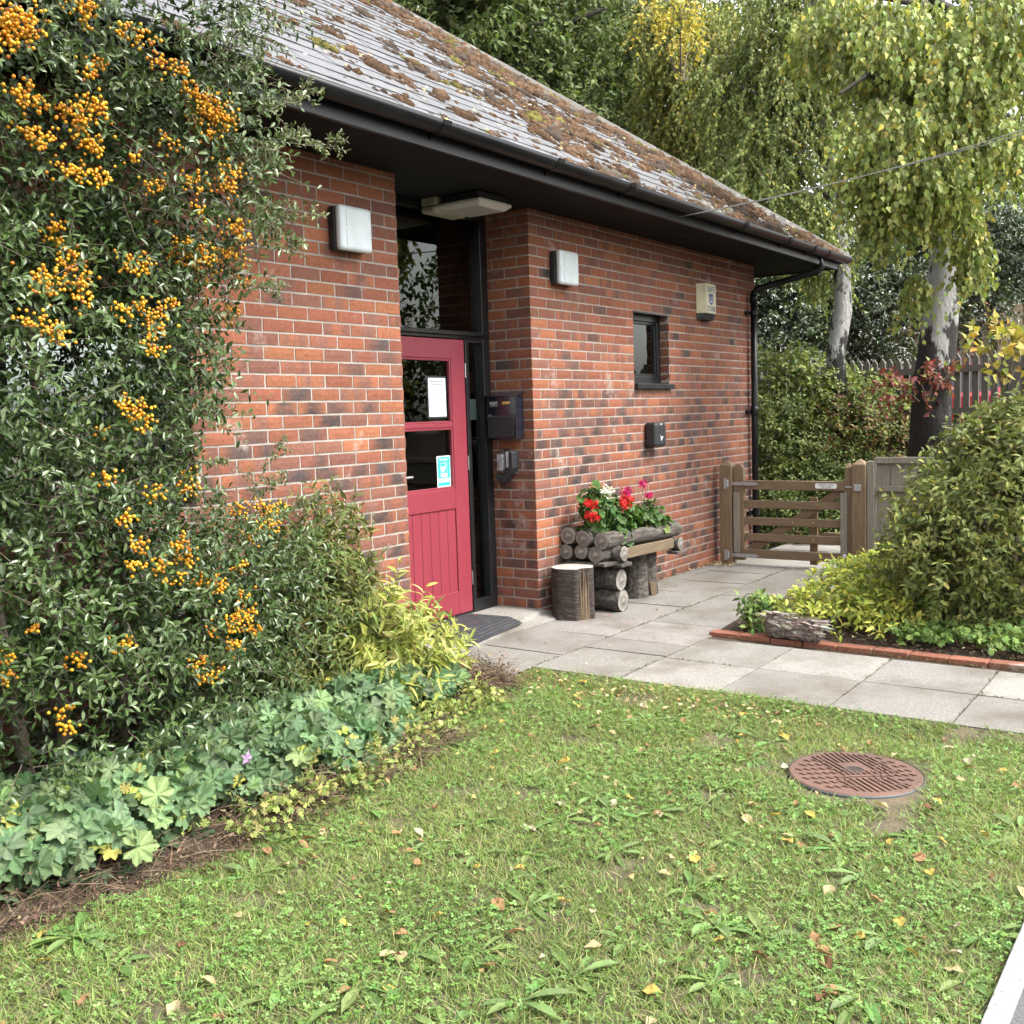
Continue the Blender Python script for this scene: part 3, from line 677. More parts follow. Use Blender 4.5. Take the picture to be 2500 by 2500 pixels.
# door
dx0, dx1 = .245, 1.143
door = MB(); y0, y1 = FY+.012, FY+.062
door.box(dx1-.158, dx1, y0, y1, .012, 2.022); door.box(dx0, dx0+.158, y0, y1, .012, 2.022)
xi0, xi1 = dx0+.1581, dx1-.1581
door.box(xi0, xi1, y0, y1, 1.882, 2.022); door.box(xi0, xi1, y0+.001, y1, 1.388, 1.420); door.box(xi0, xi1, y0, y1, .795, .945); door.box(xi0, xi1, y0, y1, .012, .185)
dr = door.build('door', 'red', bld, bevel=.005)
nb = 6; bw = (xi1-xi0)/nb
for i in range(nb):
    b = MB(); b.box(xi0+i*bw+.0015, xi0+(i+1)*bw-.0015, y0+.010, y1-.01, .183, .797); b.build('board', 'red', dr, bevel=.004)
for z0_, z1_ in ((1.42, 1.882), (.945, 1.388)):
    b = MB(); b.box(xi0+.004, xi1-.004, y0+.030, y0+.036, z0_+.002, z1_-.002); b.build('pane', 'glass', dr)
    b = MB(); t = .016
    b.box(xi1-t, xi1, y0+.006, y0+.0295, z0_, z1_); b.box(xi0, xi0+t, y0+.006, y0+.0295, z0_, z1_); b.box(xi0+t, xi1-t, y0+.006, y0+.0295, z0_, z0_+t); b.box(xi0+t, xi1-t, y0+.006, y0+.0295, z1_-t, z1_); b.build('glazing_bead', 'red', dr, bevel=.003)
for z in (1.80, 1.12, .26):
    b = MB(); [b.tube([(1.1445, y0-.004, z-.05+i*.021), (1.1445, y0-.004, z-.05+i*.021+.019)], .0065, 8) for i in range(5)]; b.build('hinge', 'chrome', dr)
b = MB(); b.box(dx0+.06, dx0+.10, y0-.008, y0, .98, 1.18); b.tube([(dx0+.08, y0-.008, 1.06), (dx0+.08, y0-.05, 1.06), (dx0+.2, y0-.055, 1.06)], .009, 8); b.build('handle', 'chrome', dr)
b = MB(); b.box(.1, 1.145, FY+.005, FY+.085, -.02, .012); b.build('sill', 'black_paint', entf)
# notices on the door glass
nx0, nx1, nz0, nz1 = .752, .945, 1.470, 1.744; ny = y0+.0285
nt_ = MB(); nt_.box(nx0, nx1, ny-.0006, ny, nz0, nz1); nt_ = nt_.build('notice', 'paper'); tag(nt_, 'pale paper notice with lines of dates inside the upper door pane', 'notice')
b = MB()
rows = [(.76, .0055), (.60, .0055)]+[(w_, .0038) for w_ in (.44, .46, .40, .36, .66, .34, .34, .38, .48, .42, .46, .46)]
for i, (w_, h_) in enumerate(rows):
    zc = nz1-.026-i*.0185; a = (nx0+nx1)/2-w_*.193/2; e = (nx0+nx1)/2+w_*.193/2
    while a < e:
        l = .008+.018*rnd(); b.box(a, min(a+l, e), ny-.0012, ny-.0007, zc-h_/2, zc+h_/2); a += l+.004
b.build('print_lines', 'ink', nt_)
b = MB(); b.box(nx0-.014, nx1+.012, ny+.0003, ny+.0008, nz0-.012, nz1+.014); b.build('plastic_sleeve', 'charcoal', nt_)
sx0, sx1, sz0, sz1 = .815, .968, .962, 1.185
sg = MB(); sg.box(sx0, sx1, ny-.0006, ny, sz0, sz1); sg = sg.build('defibrillator_sign', 'white_ink'); tag(sg, 'green and white defibrillator sign with a heart on the lower door pane', 'sign')
b = MB(); b.box(sx0+.008, sx1-.008, ny-.0010, ny-.0007, sz0+.008, sz1-.008); b.build('green_field', 'green_sign', sg)
b = MB(); b.box(sx0+.014, sx1-.014, ny-.0014, ny-.0011, sz0+.033, sz0+.056); b.box(sx0+.04, sx1-.04, ny-.0014, ny-.0011, sz0+.073, sz0+.098); b.box(sx0+.014, sx1-.014, ny-.0014, ny-.0011, sz0+.062, sz0+.064)
cx = (sx0+sx1)/2-.008; b.box(cx+.022, cx+.038, ny-.0014, ny-.0011, sz0+.152, sz0+.157); b.box(cx+.0275, cx+.0325, ny-.0014, ny-.0011, sz0+.146, sz0+.163)
for x_ in (sx0+.038, sx1-.040): b.box(x_, x_+.0025, ny-.0014, ny-.0011, sz0+.098, sz0+.172)
b.box(sx0+.038, sx1-.0375, ny-.0014, ny-.0011, sz0+.170, sz0+.1725); b.build('white_panels', 'white_ink', sg)
hv = [(cx+.026*(math.sin(t)**3), ny-.0013, sz0+.128+.0017*(13*math.cos(t)-5*math.cos(2*t)-2*math.cos(3*t)-math.cos(4*t))*.95) for t in np.linspace(0, 2*math.pi, 28)[:-1]]
b = MB(); b.add(hv, [tuple(range(27))]); b.build('heart', 'white_ink', sg)
text('lettering', 'HeartSafe', .024, 'white_ink', sg, (cx+.006, ny-.0013, sz1-.026), (1, 0, 0), (0, 0, 1), shear=.25)
text('lettering', 'AED', .026, 'green_sign', sg, ((sx0+sx1)/2, ny-.0018, sz0+.085), (1, 0, 0), (0, 0, 1))
b = MB(); b.box(1.20, 1.335, FY+.056, FY+.085, 1.43, 1.60); tag(b.build('entry_keypad', 'white_plastic', bevel=.008), 'white plastic box seen through the narrow glass beside the door', 'keypad')
pn = MB(); pn.box(1.225, 1.345, FY+.0565, FY+.058, 1.215, 1.325); pn = pn.build('small_notice', 'paper'); tag(pn, 'small paper note in the narrow glass beside the door', 'notice')
b = MB(); [b.box(1.235, 1.33-(.03 if i == 0 else 0), FY+.0555, FY+.0562, 1.245+i*.018, 1.248+i*.018) for i in range(4)]; b.build('print_lines', 'ink', pn)
# the room behind the glass
b = MB(); b.box(-3.9, XF-.3, .44, 8.7, -.06, -.02); tag(b.build('interior_floor', 'inside_floor'), kind='structure')
b = MB(); b.box(-3.9, XF-.3, .51, 8.7, 2.985, 3.02); tag(b.build('interior_ceiling', 'plaster'), kind='structure')
b = MB(); b.box(1.52, 1.60, .46, 3.2, -.02, 2.98);  tag(b.build('interior_wall', 'plaster'), kind='structure')
b = MB(); b.box(1.19, 1.36, .53, .54, .02, 2.95); b.box(.10, .13, .50, .53, 2.09, 2.95); b.build('pale_backing', 'plaster', entf)  # pale panel added behind the glass so the sidelight looks lighter

# ------------------------------------------------------------------ things on the walls
def bulkhead(label, x0, x1, z0, z1):
    t = empty('wall_light', ((x0+x1)/2, 0, z0), label, 'wall light', 'bulkhead lights on the brick wall')
    b = MB(); b.box(x0+.004, x1-.004, -.055, -.002, z0+.004, z1-.004); b.build('back_box', 'charcoal', t, bevel=.012, seg=3)
    b = MB(); b.box(x0, x1, -.105, -.0555, z0, z1); b.build('diffuser', 'white_plastic', t, bevel=.024, seg=4, smooth=False)
    b = MB(); b.box(x0+.048, x0+.060, -.1085, -.104, z0+.03, (z0+z1)/2-.008); b.box(x0+.048, x0+.060, -.1085, -.104, (z0+z1)/2+.008, z1-.03); b.build('rib', 'white_plastic', t, bevel=.002)
bulkhead('square white bulkhead light on the brick pier left of the door', -.605, -.335, 2.43, 2.685)
bulkhead('square white bulkhead light on the brick wall right of the door', 1.715, 1.985, 2.43, 2.685)
t = empty('soffit_light', (1.0, .06, 2.96), 'shallow white square lamp under the eaves above the door', 'ceiling light')
b = MB(); b.box(.70, 1.02, -.12, .20, 2.905, 2.9585); b.build('base', 'charcoal', t, bevel=.01)
b = MB(); c0 = np.array([.86, .04]); q = [(.185, 2.905), (.185, 2.885), (.15, 2.858)]
vs = [(c0[0]+sx*h, c0[1]+sy*h, z) for h, z in q for sx, sy in ((-1, -1), (1, -1), (1, 1), (-1, 1))]; b.add(vs, [(i*4+j, i*4+(j+1) % 4, (i+1)*4+(j+1) % 4, (i+1)*4+j) for i in range(2) for j in range(4)]+[(0, 1, 2, 3), (8, 9, 10, 11)]); b.build('diffuser', 'opal', t, bevel=.006)
t = empty('old_soffit_light', (.8, .24, 2.96), 'yellowed oblong lamp under the eaves behind the square white lamp', 'ceiling light')
b = MB(); b.box(.66, 1.0, .225, .345, 2.905, 2.9585); b.build('base', 'cream_light', t, bevel=.006)
b = MB(); b.box(.655, 1.005, .22, .35, 2.855, 2.902); b.build('cover', 'cream_light', t, bevel=.02, seg=3)
# alarm box
t = empty('alarm_box', (4.42, 0, 2.30), 'cream wedge shaped alarm box with SAFE ZONE in blue', 'alarm box')
ax0, axm, ax1, az0, az1 = 4.275, 4.325, 4.545, 2.375, 2.655
b = MB(); vs = [(ax0, -.002, az0), (axm, -.085, az0), (ax1, -.085, az0), (ax1+.03, -.002, az0)]; b.add(vs+[(x, y, az1) for x, y, z in vs], [(3, 2, 1, 0), (4, 5, 6, 7), (0, 1, 5, 4), (1, 2, 6, 5), (2, 3, 7, 6), (3, 0, 4, 7)]); b.build('cover', 'cream', t, bevel=.004)
b = MB(); vs = [(ax0+.004, -.002, az0-.06), (axm+.006, -.06, az0-.06), (ax1-.006, -.06, az0-.06), (ax1+.02, -.002, az0-.06), (ax0+.002, -.002, az0-.001), (axm, -.084, az0-.001), (ax1, -.084, az0-.001), (ax1+.028, -.002, az0-.001)]; b.add(vs, [(3, 2, 1, 0), (4, 5, 6, 7), (0, 1, 5, 4), (1, 2, 6, 5), (2, 3, 7, 6), (3, 0, 4, 7)]); b.build('strobe', 'charcoal', t, bevel=.004)
acx = (axm+ax1)/2
text('lettering', 'SAFE', .075, 'blue_ink', t, (acx, -.0858, az1-.055), (1, 0, 0), (0, 0, 1)); text('lettering', 'ZONE', .072, 'blue_ink', t, (acx, -.0858, az0+.040), (1, 0, 0), (0, 0, 1))
b = MB(); b.add([(acx-.048, -.0857, az1-.095), (acx-.048, -.0857, az0+.105), (acx, -.0857, az0+.078), (acx+.048, -.0857, az0+.105), (acx+.048, -.0857, az1-.095)], [(0, 1, 2, 3, 4)]); b.build('shield', 'blue_ink', t)
text('lettering', 'S-Z', .046, 'white_ink', t, (acx, -.0862, az0+.140), (1, 0, 0), (0, 0, 1)); b = MB(); b.box(acx-.034, acx+.034, -.0862, -.0859, az0+.107, az0+.115); b.build('shield_band', 'white_ink', t)
# small black box with two holes
t = empty('charcoal_wall_box', (3.29, 0, 1.14), 'charcoal rounded box with two slots low on the right wall', 'wall box')
b = MB(); b.box(3.175, 3.385, -.118, -.002, 1.145, 1.362); b.build('case', 'charcoal', t, bevel=.028, seg=4)
b = MB()
for x_ in (3.245, 3.325):
    b.lathe([(.0, -.1188), (.012, -.1188)], (x_, 0, 1.285), 12, 'y')
    b.box(x_-.012, x_+.012, -.1188, -.1184, 1.285, 1.318) ; b.lathe([(.0, -.1188), (.012, -.1188)], (x_, 0, 1.318), 12, 'y')
b.build('slot', 'ink', t)
b = MB(); b.tube([(3.262, -.1195, 1.245), (3.27, -.1195, 1.20), (3.305, -.1195, 1.235), (3.272, -.1195, 1.222)], .004, 5); b.box(3.266, 3.284, -.1195, -.1184, 1.338, 1.350); b.build('mark', 'white_ink', t)
# post box on the return wall (faces -X)
t = empty('post_box', (XR, .22, 1.28), 'black metal post box on the brick return beside the door', 'post box')
px0, px1 = XR-.105, XR-.002
b = MB(); b.box(px0, px1, .085, .355, 1.285, 1.605); b.build('case', 'pbox', t, bevel=.004)
b = MB(); b.add([(px0-.016, .07, 1.602), (px1, .07, 1.628), (px1, .37, 1.628), (px0-.016, .37, 1.602), (px0-.016, .07, 1.612), (px1, .07, 1.64), (px1, .37, 1.64), (px0-.016, .37, 1.612)], [(3, 2, 1, 0), (4, 5, 6, 7), (0, 1, 5, 4), (1, 2, 6, 5), (2, 3, 7, 6), (3, 0, 4, 7)]); b.build('lid', 'pbox', t, bevel=.003)
b = MB(); b.box(px0-.005, px0-.0005, .105, .34, 1.30, 1.44); b.build('door', 'charcoal', t, bevel=.002)
b = MB(); b.box(px0-.007, px0-.0006, .10, .345, 1.445, 1.462); b.build('slot_flap', 'ink', t)
b = MB(); b.lathe([(.0, px0-.016), (.012, px0-.016), (.013, px0-.0006)], (0, .318, 1.463), 14, 'x'); b.build('lock', 'chrome', t)
b = MB(); b.box(px0-.002, px0-.0006, .135, .205, 1.545, 1.565); b.build('name_plate', 'brass', t)
text('lettering', 'POST', .031, 'white_ink', t, (px0-.0012, .283, 1.553), (0, -1, 0), (0, 0, 1))
b = MB(); b.box(px0-.0018, px0-.0006, .248, .318, 1.534, 1.5365); b.build('underline', 'white_ink', t)
# broken black lamp / bin below it
t = empty('broken_wall_lamp', (XR, .22, .97), 'broken black lamp with clear plastic cover hanging below the post box', 'wall lamp')
b = MB(); prof = [(.30, 1.02), (.155, 1.00), (.135, 1.04), (.135, 1.17), (.16, 1.185), (.20, 1.185), (.20, 1.10), (.20, 1.07), (.29, 1.05)]
b = MB(); b.box(XR-.03, XR-.003, .15, .30, 1.02, 1.205); b.build('back_plate', 'chrome', t, bevel=.004)
b = MB(); pr = [(.295, .985), (.235, .955), (.15, 1.04), (.135, 1.07), (.135, 1.185), (.155, 1.20), (.17, 1.19), (.17, 1.075), (.235, 1.015), (.295, 1.03)]
b.add([(XR-.10, y, z) for y, z in pr]+[(XR-.012, y, z) for y, z in pr], [tuple(range(10)), tuple(range(19, 9, -1))]+[(i, 10+i, 10+(i+1) % 10, (i+1) % 10) for i in range(10)]); b.build('bracket', 'charcoal', t, bevel=.006)
b = MB(); b.box(XR-.085, XR-.032, .235, .295, 1.045, 1.175); b.build('clear_cover', 'clear', t, bevel=.012, seg=3)
b = MB(); b.box(XR-.075, XR-.03, .172, .215, 1.07, 1.19); b.build('bulb_holder', 'white_plastic', t, bevel=.008)
b = MB(); b.box(XR-.05, XR-.03, .20, .245, 1.195, 1.215); b.build('top_clip', 'charcoal', t)
# overhead cable: two strands
cb = empty('overhead_cable', (2.1, -.62, 2.98), 'grey twin overhead cable running from the eaves to the right', 'cable')
A = Py(1655, 530, -.605); B = Pd(2520, 322, 6.7)
for dz, sag in ((0, .05), (.016, .085)):
    pts = [A+(B-A)*s_+np.array([0, 0, -sag*4*s_*(1-s_)*.5+dz*s_*1.8]) for s_ in np.linspace(0, 1, 14)]; far = B+(B-A)/np.linalg.norm(B-A)*20+np.array([0, 0, .6])
    b = MB(); b.tube(pts+[far], .0032, 6); b.build('strand', 'cable', cb, smooth=True)

# ------------------------------------------------------------------ door mat, petals
mt_ = empty('door_mat', (.66, .07, 0), 'black ribbed rubber mat in front of the red door', 'door mat')
mA, mB_, mC, mD = np.array([.30, .345]), np.array([1.04, .345]), np.array([1.085, -.10]), np.array([.36, -.165])
def matpt(u, v): return (1-v)*((1-u)*mA+u*mB_)+v*((1-u)*mD+u*mC)
def mz(p): return .004 if p[1] > 0 else .004+p[1]*.33
def strip(b, u0, u1, v0, v1, h):
    q = [matpt(u, v) for u, v in ((u0, v0), (u1, v0), (u1, v1), (u0, v1))]
    b.add([(p[0], p[1], mz(p)) for p in q]+[(p[0], p[1], mz(p)+h) for p in q], [(4, 5, 6, 7), (0, 1, 5, 4), (1, 2, 6, 5), (2, 3, 7, 6), (3, 0, 4, 7)])
b = MB(); strip(b, 0, 1, 0, 1, .005); b.build('backing', 'rubber', mt_)
for i in range(15):
    b = MB(); strip(b, .02, .98, .02+i/15*.97, .02+i/15*.97+.040, .012); b.build('rib', 'rubber', mt_)
n = 26; P = np.stack([rng.uniform(.3, 2.2, n), rng.uniform(-.9, .3, n), np.zeros(n)], 1); P[:, 2] = np.where(P[:, 0] < 1.05, np.where(P[:, 1] > -.16, .025, GZ+.01), GZ+.01); P = P[~((P[:, 0] > XR) & (P[:, 1] > -.02))]
tag(leafobj('fallen_petals', [place(T_SIMPLE, P, unit(len(P))*np.array([1, 1, .1]), np.array([0, 0, 1.])+.2*unit(len(P)), .022, palette(len(P), [(.45, .02, .04), (.5, .05, .07)], [1, 1]))], 'petal', None), 'red geranium petals dropped on the paving and mat', 'petals', kind='stuff')

# ------------------------------------------------------------------ tree stump seat
st = empty('tree_stump', (1.60, -.22, -.03), 'cut tree stump with pale sawn top and a split side', 'stump')
sc = np.array([1.60, -.215]); sz0, sz1, sr = GZ, .318, .158; nn = 40
def srad(a, z):
    r = sr*(1+.03*math.sin(3*a+1)+.025*math.sin(7*a)+.018*math.sin(13*a+2)); r *= 1+.10*max(0, (-.02-z)/.06 if z < -.02 else 0)*.6
    da = (a-R_(248)+math.pi) % (2*math.pi)-math.pi          # split groove facing the viewer
    if abs(da) < .36: r *= 1-.26*(1-abs(da)/.36)**.4*(1 if z < .30 else .9)
    return r+.003*(rnd()-.5)
zs = np.linspace(sz0, sz1, 9); V = []; 
for z in zs:
    for j in range(nn): a = 2*math.pi*j/nn; r = srad(a, z); V.append((sc[0]+r*math.cos(a), sc[1]+r*math.sin(a), z))
F = [(i*nn+j, i*nn+(j+1) % nn, (i+1)*nn+(j+1) % nn, (i+1)*nn+j) for i in range(8) for j in range(nn)]
obj('bark', npmesh('bark', V, F, smooth=True), 'stump_bark', st)
tp = [(p[0]-sc[0], p[1]-sc[1], 0) for p in V[8*nn:]]
me = bpy.data.meshes.new('sawn_top'); me.from_pydata(tp+[(0, 0, .003)], [], [(j, (j+1) % nn, nn) for j in range(nn)]); o = obj('sawn_top', me, 'cut_pale', st, local=True); o.matrix_parent_inverse = mw(st).inverted(); o.location = (sc[0], sc[1], sz1)
b = MB()
for k_ in range(13):
    a = R_(229+k_*3.1+2*rnd()); r = .126+.016*rnd(); h = (.20+.17*rnd()) if k_ not in (4, 5) else .375; p = np.array([sc[0]+r*math.cos(a), sc[1]+r*math.sin(a), sz0]); q = p+np.array([.006*rng.normal(), .006*rng.normal(), h])
    b.tube([p, (p+q)/2+np.array([.004*rng.normal(), .004*rng.normal(), 0]), q], [.012+.004*rnd(), .010, .003], 5, jit=.4)
b.build('splinters', 'split_wood', st)

# ------------------------------------------------------------------ log planter bench
pl = empty('log_planter', (2.3, -.22, GZ), 'rustic trough planter built of sawn logs and a beam against the wall', 'planter')
def log(p, q, r, name='log', mt='log_bark', n=14):
    p, q = np.asarray(p, float), np.asarray(q, float); b = MB(); ts = np.linspace(0, 1, 7)
    b.tube([p+(q-p)*t+np.array([0, 0, .006*math.sin(9*t+p[1]*20)]) for t in ts], [r*(1+.05*math.sin(5*t+p[2]*30)) for t in ts], n, cap=False, jit=.07); o = b.build(name, mt, pl, smooth=True)
    for e, dd in ((p, p-q), (q, q-p)):
        dn = dd/np.linalg.norm(dd); c = e+dn*.001; v = Vector(dn); m_ = v.to_track_quat('Z', 'Y').to_matrix().to_4x4(); me = bpy.data.meshes.new('log_end')
        ring = [(r*.99*math.cos(2*math.pi*j/16)*(1+.05*(rnd()-.5)), r*.99*math.sin(2*math.pi*j/16)*(1+.05*(rnd()-.5)), 0) for j in range(16)]
        me.from_pydata(ring+[(0, 0, .004)], [], [(j, (j+1) % 16, 16) for j in range(16)]); eo = obj('log_end', me, 'cut', o, local=True)
        m_.translation = Vector(c); eo.matrix_parent_inverse = mw(o).inverted(); eo.matrix_basis = m_
    return o
log((1.75, -.085, .528), (2.98, -.075, .50), .066); log((1.76, -.375, .497), (3.02, -.36, .455), .064)
log((1.74, -.225, .512), (1.95, -.225, .512), .064); log((2.80, -.22, .49), (3.0, -.21, .49), .062)
log((1.755, -.06, .402), (2.95, -.06, .39), .058); log((1.745, -.20, .409), (2.1, -.20, .405), .056); log((1.75, -.325, .392), (2.02, -.325, .392), .062)
b = MB(); b.obox((2.42, -.405, .362), (.45, .0, -.008), (0, .02, 0), (0, 0, .040)); b.build('beam', 'beam', pl, bevel=.004)
b = MB(); b.box(1.80, 2.96, -.34, -.10, .345, .44); b.build('soil_tray', 'soil', pl)
log((1.93, -.47, .385), (1.93, -.30, .385), .060); log((2.92, -.46, .345), (2.92, -.25, .345), .055)
log((1.95, -.43, .180), (1.95, -.12, .180), .084); log((1.955, -.44, .018), (1.955, -.12, .018), .084)
for q_ in (((1.87, -.26, .318), (.14, -.02, 0), (.01, .18, 0), (0, 0, .012)), ((1.96, -.44, .300), (.08, 0, 0), (0, .04, .004), (0, 0, .012)), ((2.93, -.42, .275), (.09, 0, 0), (0, .05, 0), (0, 0, .012))):
    b = MB(); b.obox(*q_); b.build('slat', 'log_bark', pl, bevel=.003)
for x_, r_ in ((2.56, .105), (2.735, .10)):
    b = MB(); b.tube([(x_, -.22, GZ), (x_-.005, -.22, .1), (x_+.01, -.22, .33)], [r_*1.06, r_*.98, r_*.96], 16, jit=.07); b.build('support_log', 'log_bark', pl, smooth=False)
b = MB(); b.obox((2.66, -.325, -.005), (.03, -.01, 0), (0, .012, 0), (-.012, 0, .055)); b.build('split_wedge', 'split_wood', pl)
b = MB(); b.tube([(2.08, -.30, .0), (2.12, -.31, .13), (2.09, -.31, .17)], .022, 10); b.tube([(2.06, -.31, .165), (2.15, -.32, .155)], .02, 10); tag(b.build('watering_lance', 'teal', smooth=True), 'blue grey plastic hose handle tucked under the log planter', 'hose handle')
# pelargoniums
def round_leaf():
    V = [(0, .15, -.02)]; n = 14
    for j in range(n):
        a = -2.75+5.5*j/(n-1); r = .5*(1+.10*math.cos(5*a)); V.append((r*math.sin(a), .15+.30+r*math.cos(a)*.95-.15, .10+.06*math.cos(7*a)))
    return np.array(V, np.float32), np.array([(0, j+2, j+1) for j in range(n-1)], np.int32)
T_ROUND = round_leaf()
def geraniums():
    root = empty('pelargonium', (2.35, -.22, .45), 'bushy pelargoniums with red, pink and white flowers in the log planter', 'flowering plant')
    E = [(1.98, -.24, .66, .22, .15, .20), (2.24, -.26, .60, .22, .15, .16), (1.90, -.22, .80, .11, .11, .10), (2.66, -.26, .60, .22, .14, .13), (2.12, -.34, .52, .18, .10, .10), (2.74, -.33, .53, .12, .10, .10)]
    P, G = shell(E, 300, .8, 1., keep=lambda p: p[:, 1] < -.03); D = nrm(unit(len(P))*.6+G*.3+np.array([0, 0, -.5]))
    gr = np.array([.6]+[1.0+.15*(j % 2) for j in range(14)]); col = palette(len(P), [(.075, .16, .035), (.06, .13, .03), (.10, .19, .04), (.16, .20, .05)], [4, 3, 2, .4])
    sz = .050+.028*rnd(len(P)); Nn = nrm(G+np.array([0, -.2, .5])+.35*rng.normal(size=P.shape))
    for i in range(len(P)):
        V, F, C = place(T_ROUND, P[i:i+1], D[i:i+1], Nn[i:i+1], sz[i:i+1], col[i:i+1], gr); obj('leaf', npmesh('leaf', V, F, np.clip(C, .005, 1)), 'leaf', root)
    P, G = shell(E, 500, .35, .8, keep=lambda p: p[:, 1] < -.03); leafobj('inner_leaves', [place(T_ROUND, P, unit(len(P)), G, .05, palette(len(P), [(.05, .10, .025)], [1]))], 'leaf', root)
    def head(px, py, Y, r, colr, n=60, stem=.1):
        c = Py(px, py, Y); q = nrm(unit(n)*np.array([1, 1, .8])); Pp = c+q*r*(.55+.45*rnd((n, 1))); Pp[:, 2] += r*.2
        leafobj('flower', [place(T_SIMPLE, Pp, nrm(unit(n)), q+.4*unit(n), r*.62+0*rnd(n), palette(n, [colr, tuple(x*.75 for x in colr)], [2, 1], .12))], 'petal', root, None)
        e = c+np.array([rng.normal()*.02, .01, -stem]); b = MB(); b.tube([e, (e+c)/2+np.array([.01, 0, 0]), c], .0022, 5); b.build('flower_stem', 'twig_green', root)
    rd, pk, wh = (.62, .020, .022), (.58, .012, .16), (.85, .86, .86)
    z_ = lambda x, y: (1300+x*.20704, 1100+y*.20704)
    for x, y, r, c, s_ in ((1070, 640, .058, rd, .06), (1145, 590, .034, rd, .06), (1070, 565, .03, rd, .06), (705, 645, .036, rd, .05), (645, 630, .028, rd, .05), (690, 780, .040, rd, .05), (765, 800, .022, rd, .04),
                           (1100, 495, .040, pk, .12), (1300, 400, .034, pk, .16), (1380, 535, .034, pk, .12), (875, 500, .042, wh, .12)):
        head(*z_(x, y), -.34, r*1.15, c, 80, stem=s_)
    for x, y in ((705, 405), (405, 225)): head(*z_(x, y), -.2, .016, (.35, .30, .10) if x > 500 else (.3, .08, .04), 14, .16)
geraniums()

# ------------------------------------------------------------------ gate
gt = empty('timber_gate', (4.66, -.8, GZ), 'brown five-bar timber garden gate with galvanised hinges and sign', 'gate')
GX = 4.66
def post(name, y0, y1, z1, x0, x1, mt, parent, cap=.05, lab=None, cat=None):
    b = MB(); cy, cx_ = (y0+y1)/2, (x0+x1)/2
    vs = [(x0, y0, -.3), (x1, y0, -.3), (x1, y1, -.3), (x0, y1, -.3), (x0, y0, z1), (x1, y0, z1), (x1, y1, z1), (x0, y1, z1), (cx_, cy, z1+cap)]
    b.add(vs, [(3, 2, 1, 0), (0, 1, 5, 4), (1, 2, 6, 5), (2, 3, 7, 6), (3, 0, 4, 7), (4, 5, 8), (5, 6, 8), (6, 7, 8), (7, 4, 8)]); o = b.build(name, mt, parent, bevel=.006)
    if lab: tag(o, lab, cat)
    return o
post('gate_post', -.195, -.07, .905, GX-.06, GX+.06, 'wood_v', None, .055, 'square brown gate post against the brick wall', 'post')
post('gate_post', -1.50, -1.372, .915, GX-.065, GX+.065, 'wood_v', None, .055, 'square brown latch post at the free end of the gate', 'post')
b = MB(); y0, y1 = -.310, -.203; b.add([(GX-.03, y0, -.03), (GX+.03, y0, -.03), (GX+.03, y1, -.03), (GX-.03, y1, -.03), (GX-.03, y0, .875), (GX+.03, y0, .875), (GX+.03, y1, .875), (GX-.03, y1, .875), (GX-.02, (y0+y1)/2-.02, .915), (GX+.02, (y0+y1)/2-.02, .915), (GX+.02, (y0+y1)/2+.02, .915), (GX-.02, (y0+y1)/2+.02, .915)], [(3, 2, 1, 0), (0, 1, 5, 4), (1, 2, 6, 5), (2, 3, 7, 6), (3, 0, 4, 7), (4, 5, 9, 8), (5, 6, 10, 9), (6, 7, 11, 10), (7, 4, 8, 11), (8, 9, 10, 11)]); b.build('hanging_stile', 'wood_v', gt, bevel=.004)
b = MB(); y0, y1 = -1.365, -1.300; b.box(GX-.03, GX+.03, y0, y1, -.03, .885); b.add([(GX-.03, y0, .885), (GX+.03, y0, .885), (GX+.03, y1, .885), (GX-.03, y1, .885), (GX, (y0+y1)/2, .93)], [(0, 1, 4), (1, 2, 4), (2, 3, 4), (3, 0, 4)]); b.build('latch_stile', 'wood_v', gt, bevel=.003)
for k_, (z0, z1, th) in enumerate(((.668, .757, .032), (.487, .563, .022), (.320, .396, .022), (.162, .237, .022), (-.003, .082, .032))):
    b = MB(); b.box(GX-th, GX+th*.4, -1.2995, -.3105, z0, z1); b.build('rail', 'wood', gt, bevel=.005)
b = MB(); b.bar((GX+.026, -.345, .06), (GX+.026, -1.27, .675), .03, .085, up=(0, 0, 1)); b.build('brace', 'wood', gt, bevel=.004)
b = MB(); b.box(GX+.044, GX+.066, -1.018, -.943, -.05, .60); b.build('strut', 'wood_v', gt, bevel=.003)
for y0, y1, z0, z1 in ((-.272, -.212, .045, .64), (-1.327, -1.266, .02, .65)):
    b = MB(); b.box(GX-.056, GX-.0345, y0, y1, z0, z1); b.build('batten', 'wood_grey', gt, bevel=.003)
for z in (.725, .018):
    b = MB(); b.box(GX-.072, GX-.062, -.150, -.120, z-.05, z+.055); b.add([(GX-.050, -.13, z-.016), (GX-.050, -.43, z-.016), (GX-.050, -.47, z), (GX-.050, -.43, z+.018), (GX-.050, -.13, z+.018), (GX-.040, -.13, z-.016), (GX-.040, -.43, z-.016), (GX-.040, -.47, z), (GX-.040, -.43, z+.018), (GX-.040, -.13, z+.018)], [(0, 1, 2, 3, 4), (9, 8, 7, 6, 5), (0, 5, 6, 1), (1, 6, 7, 2), (2, 7, 8, 3), (3, 8, 9, 4), (4, 9, 5, 0)])
    b.tube([(GX-.055, -.158, z-.03), (GX-.055, -.158, z+.04)], .012, 8)
    hg = b.build('hinge', 'galv', gt)
    b = MB(); [b.lathe([(.0, GX-.0535), (.007, GX-.0535), (.008, GX-.0495)], (0, y, z), 8, 'x') for y in (-.22, -.33, -.42)]; b.build('bolt', 'chrome', hg)
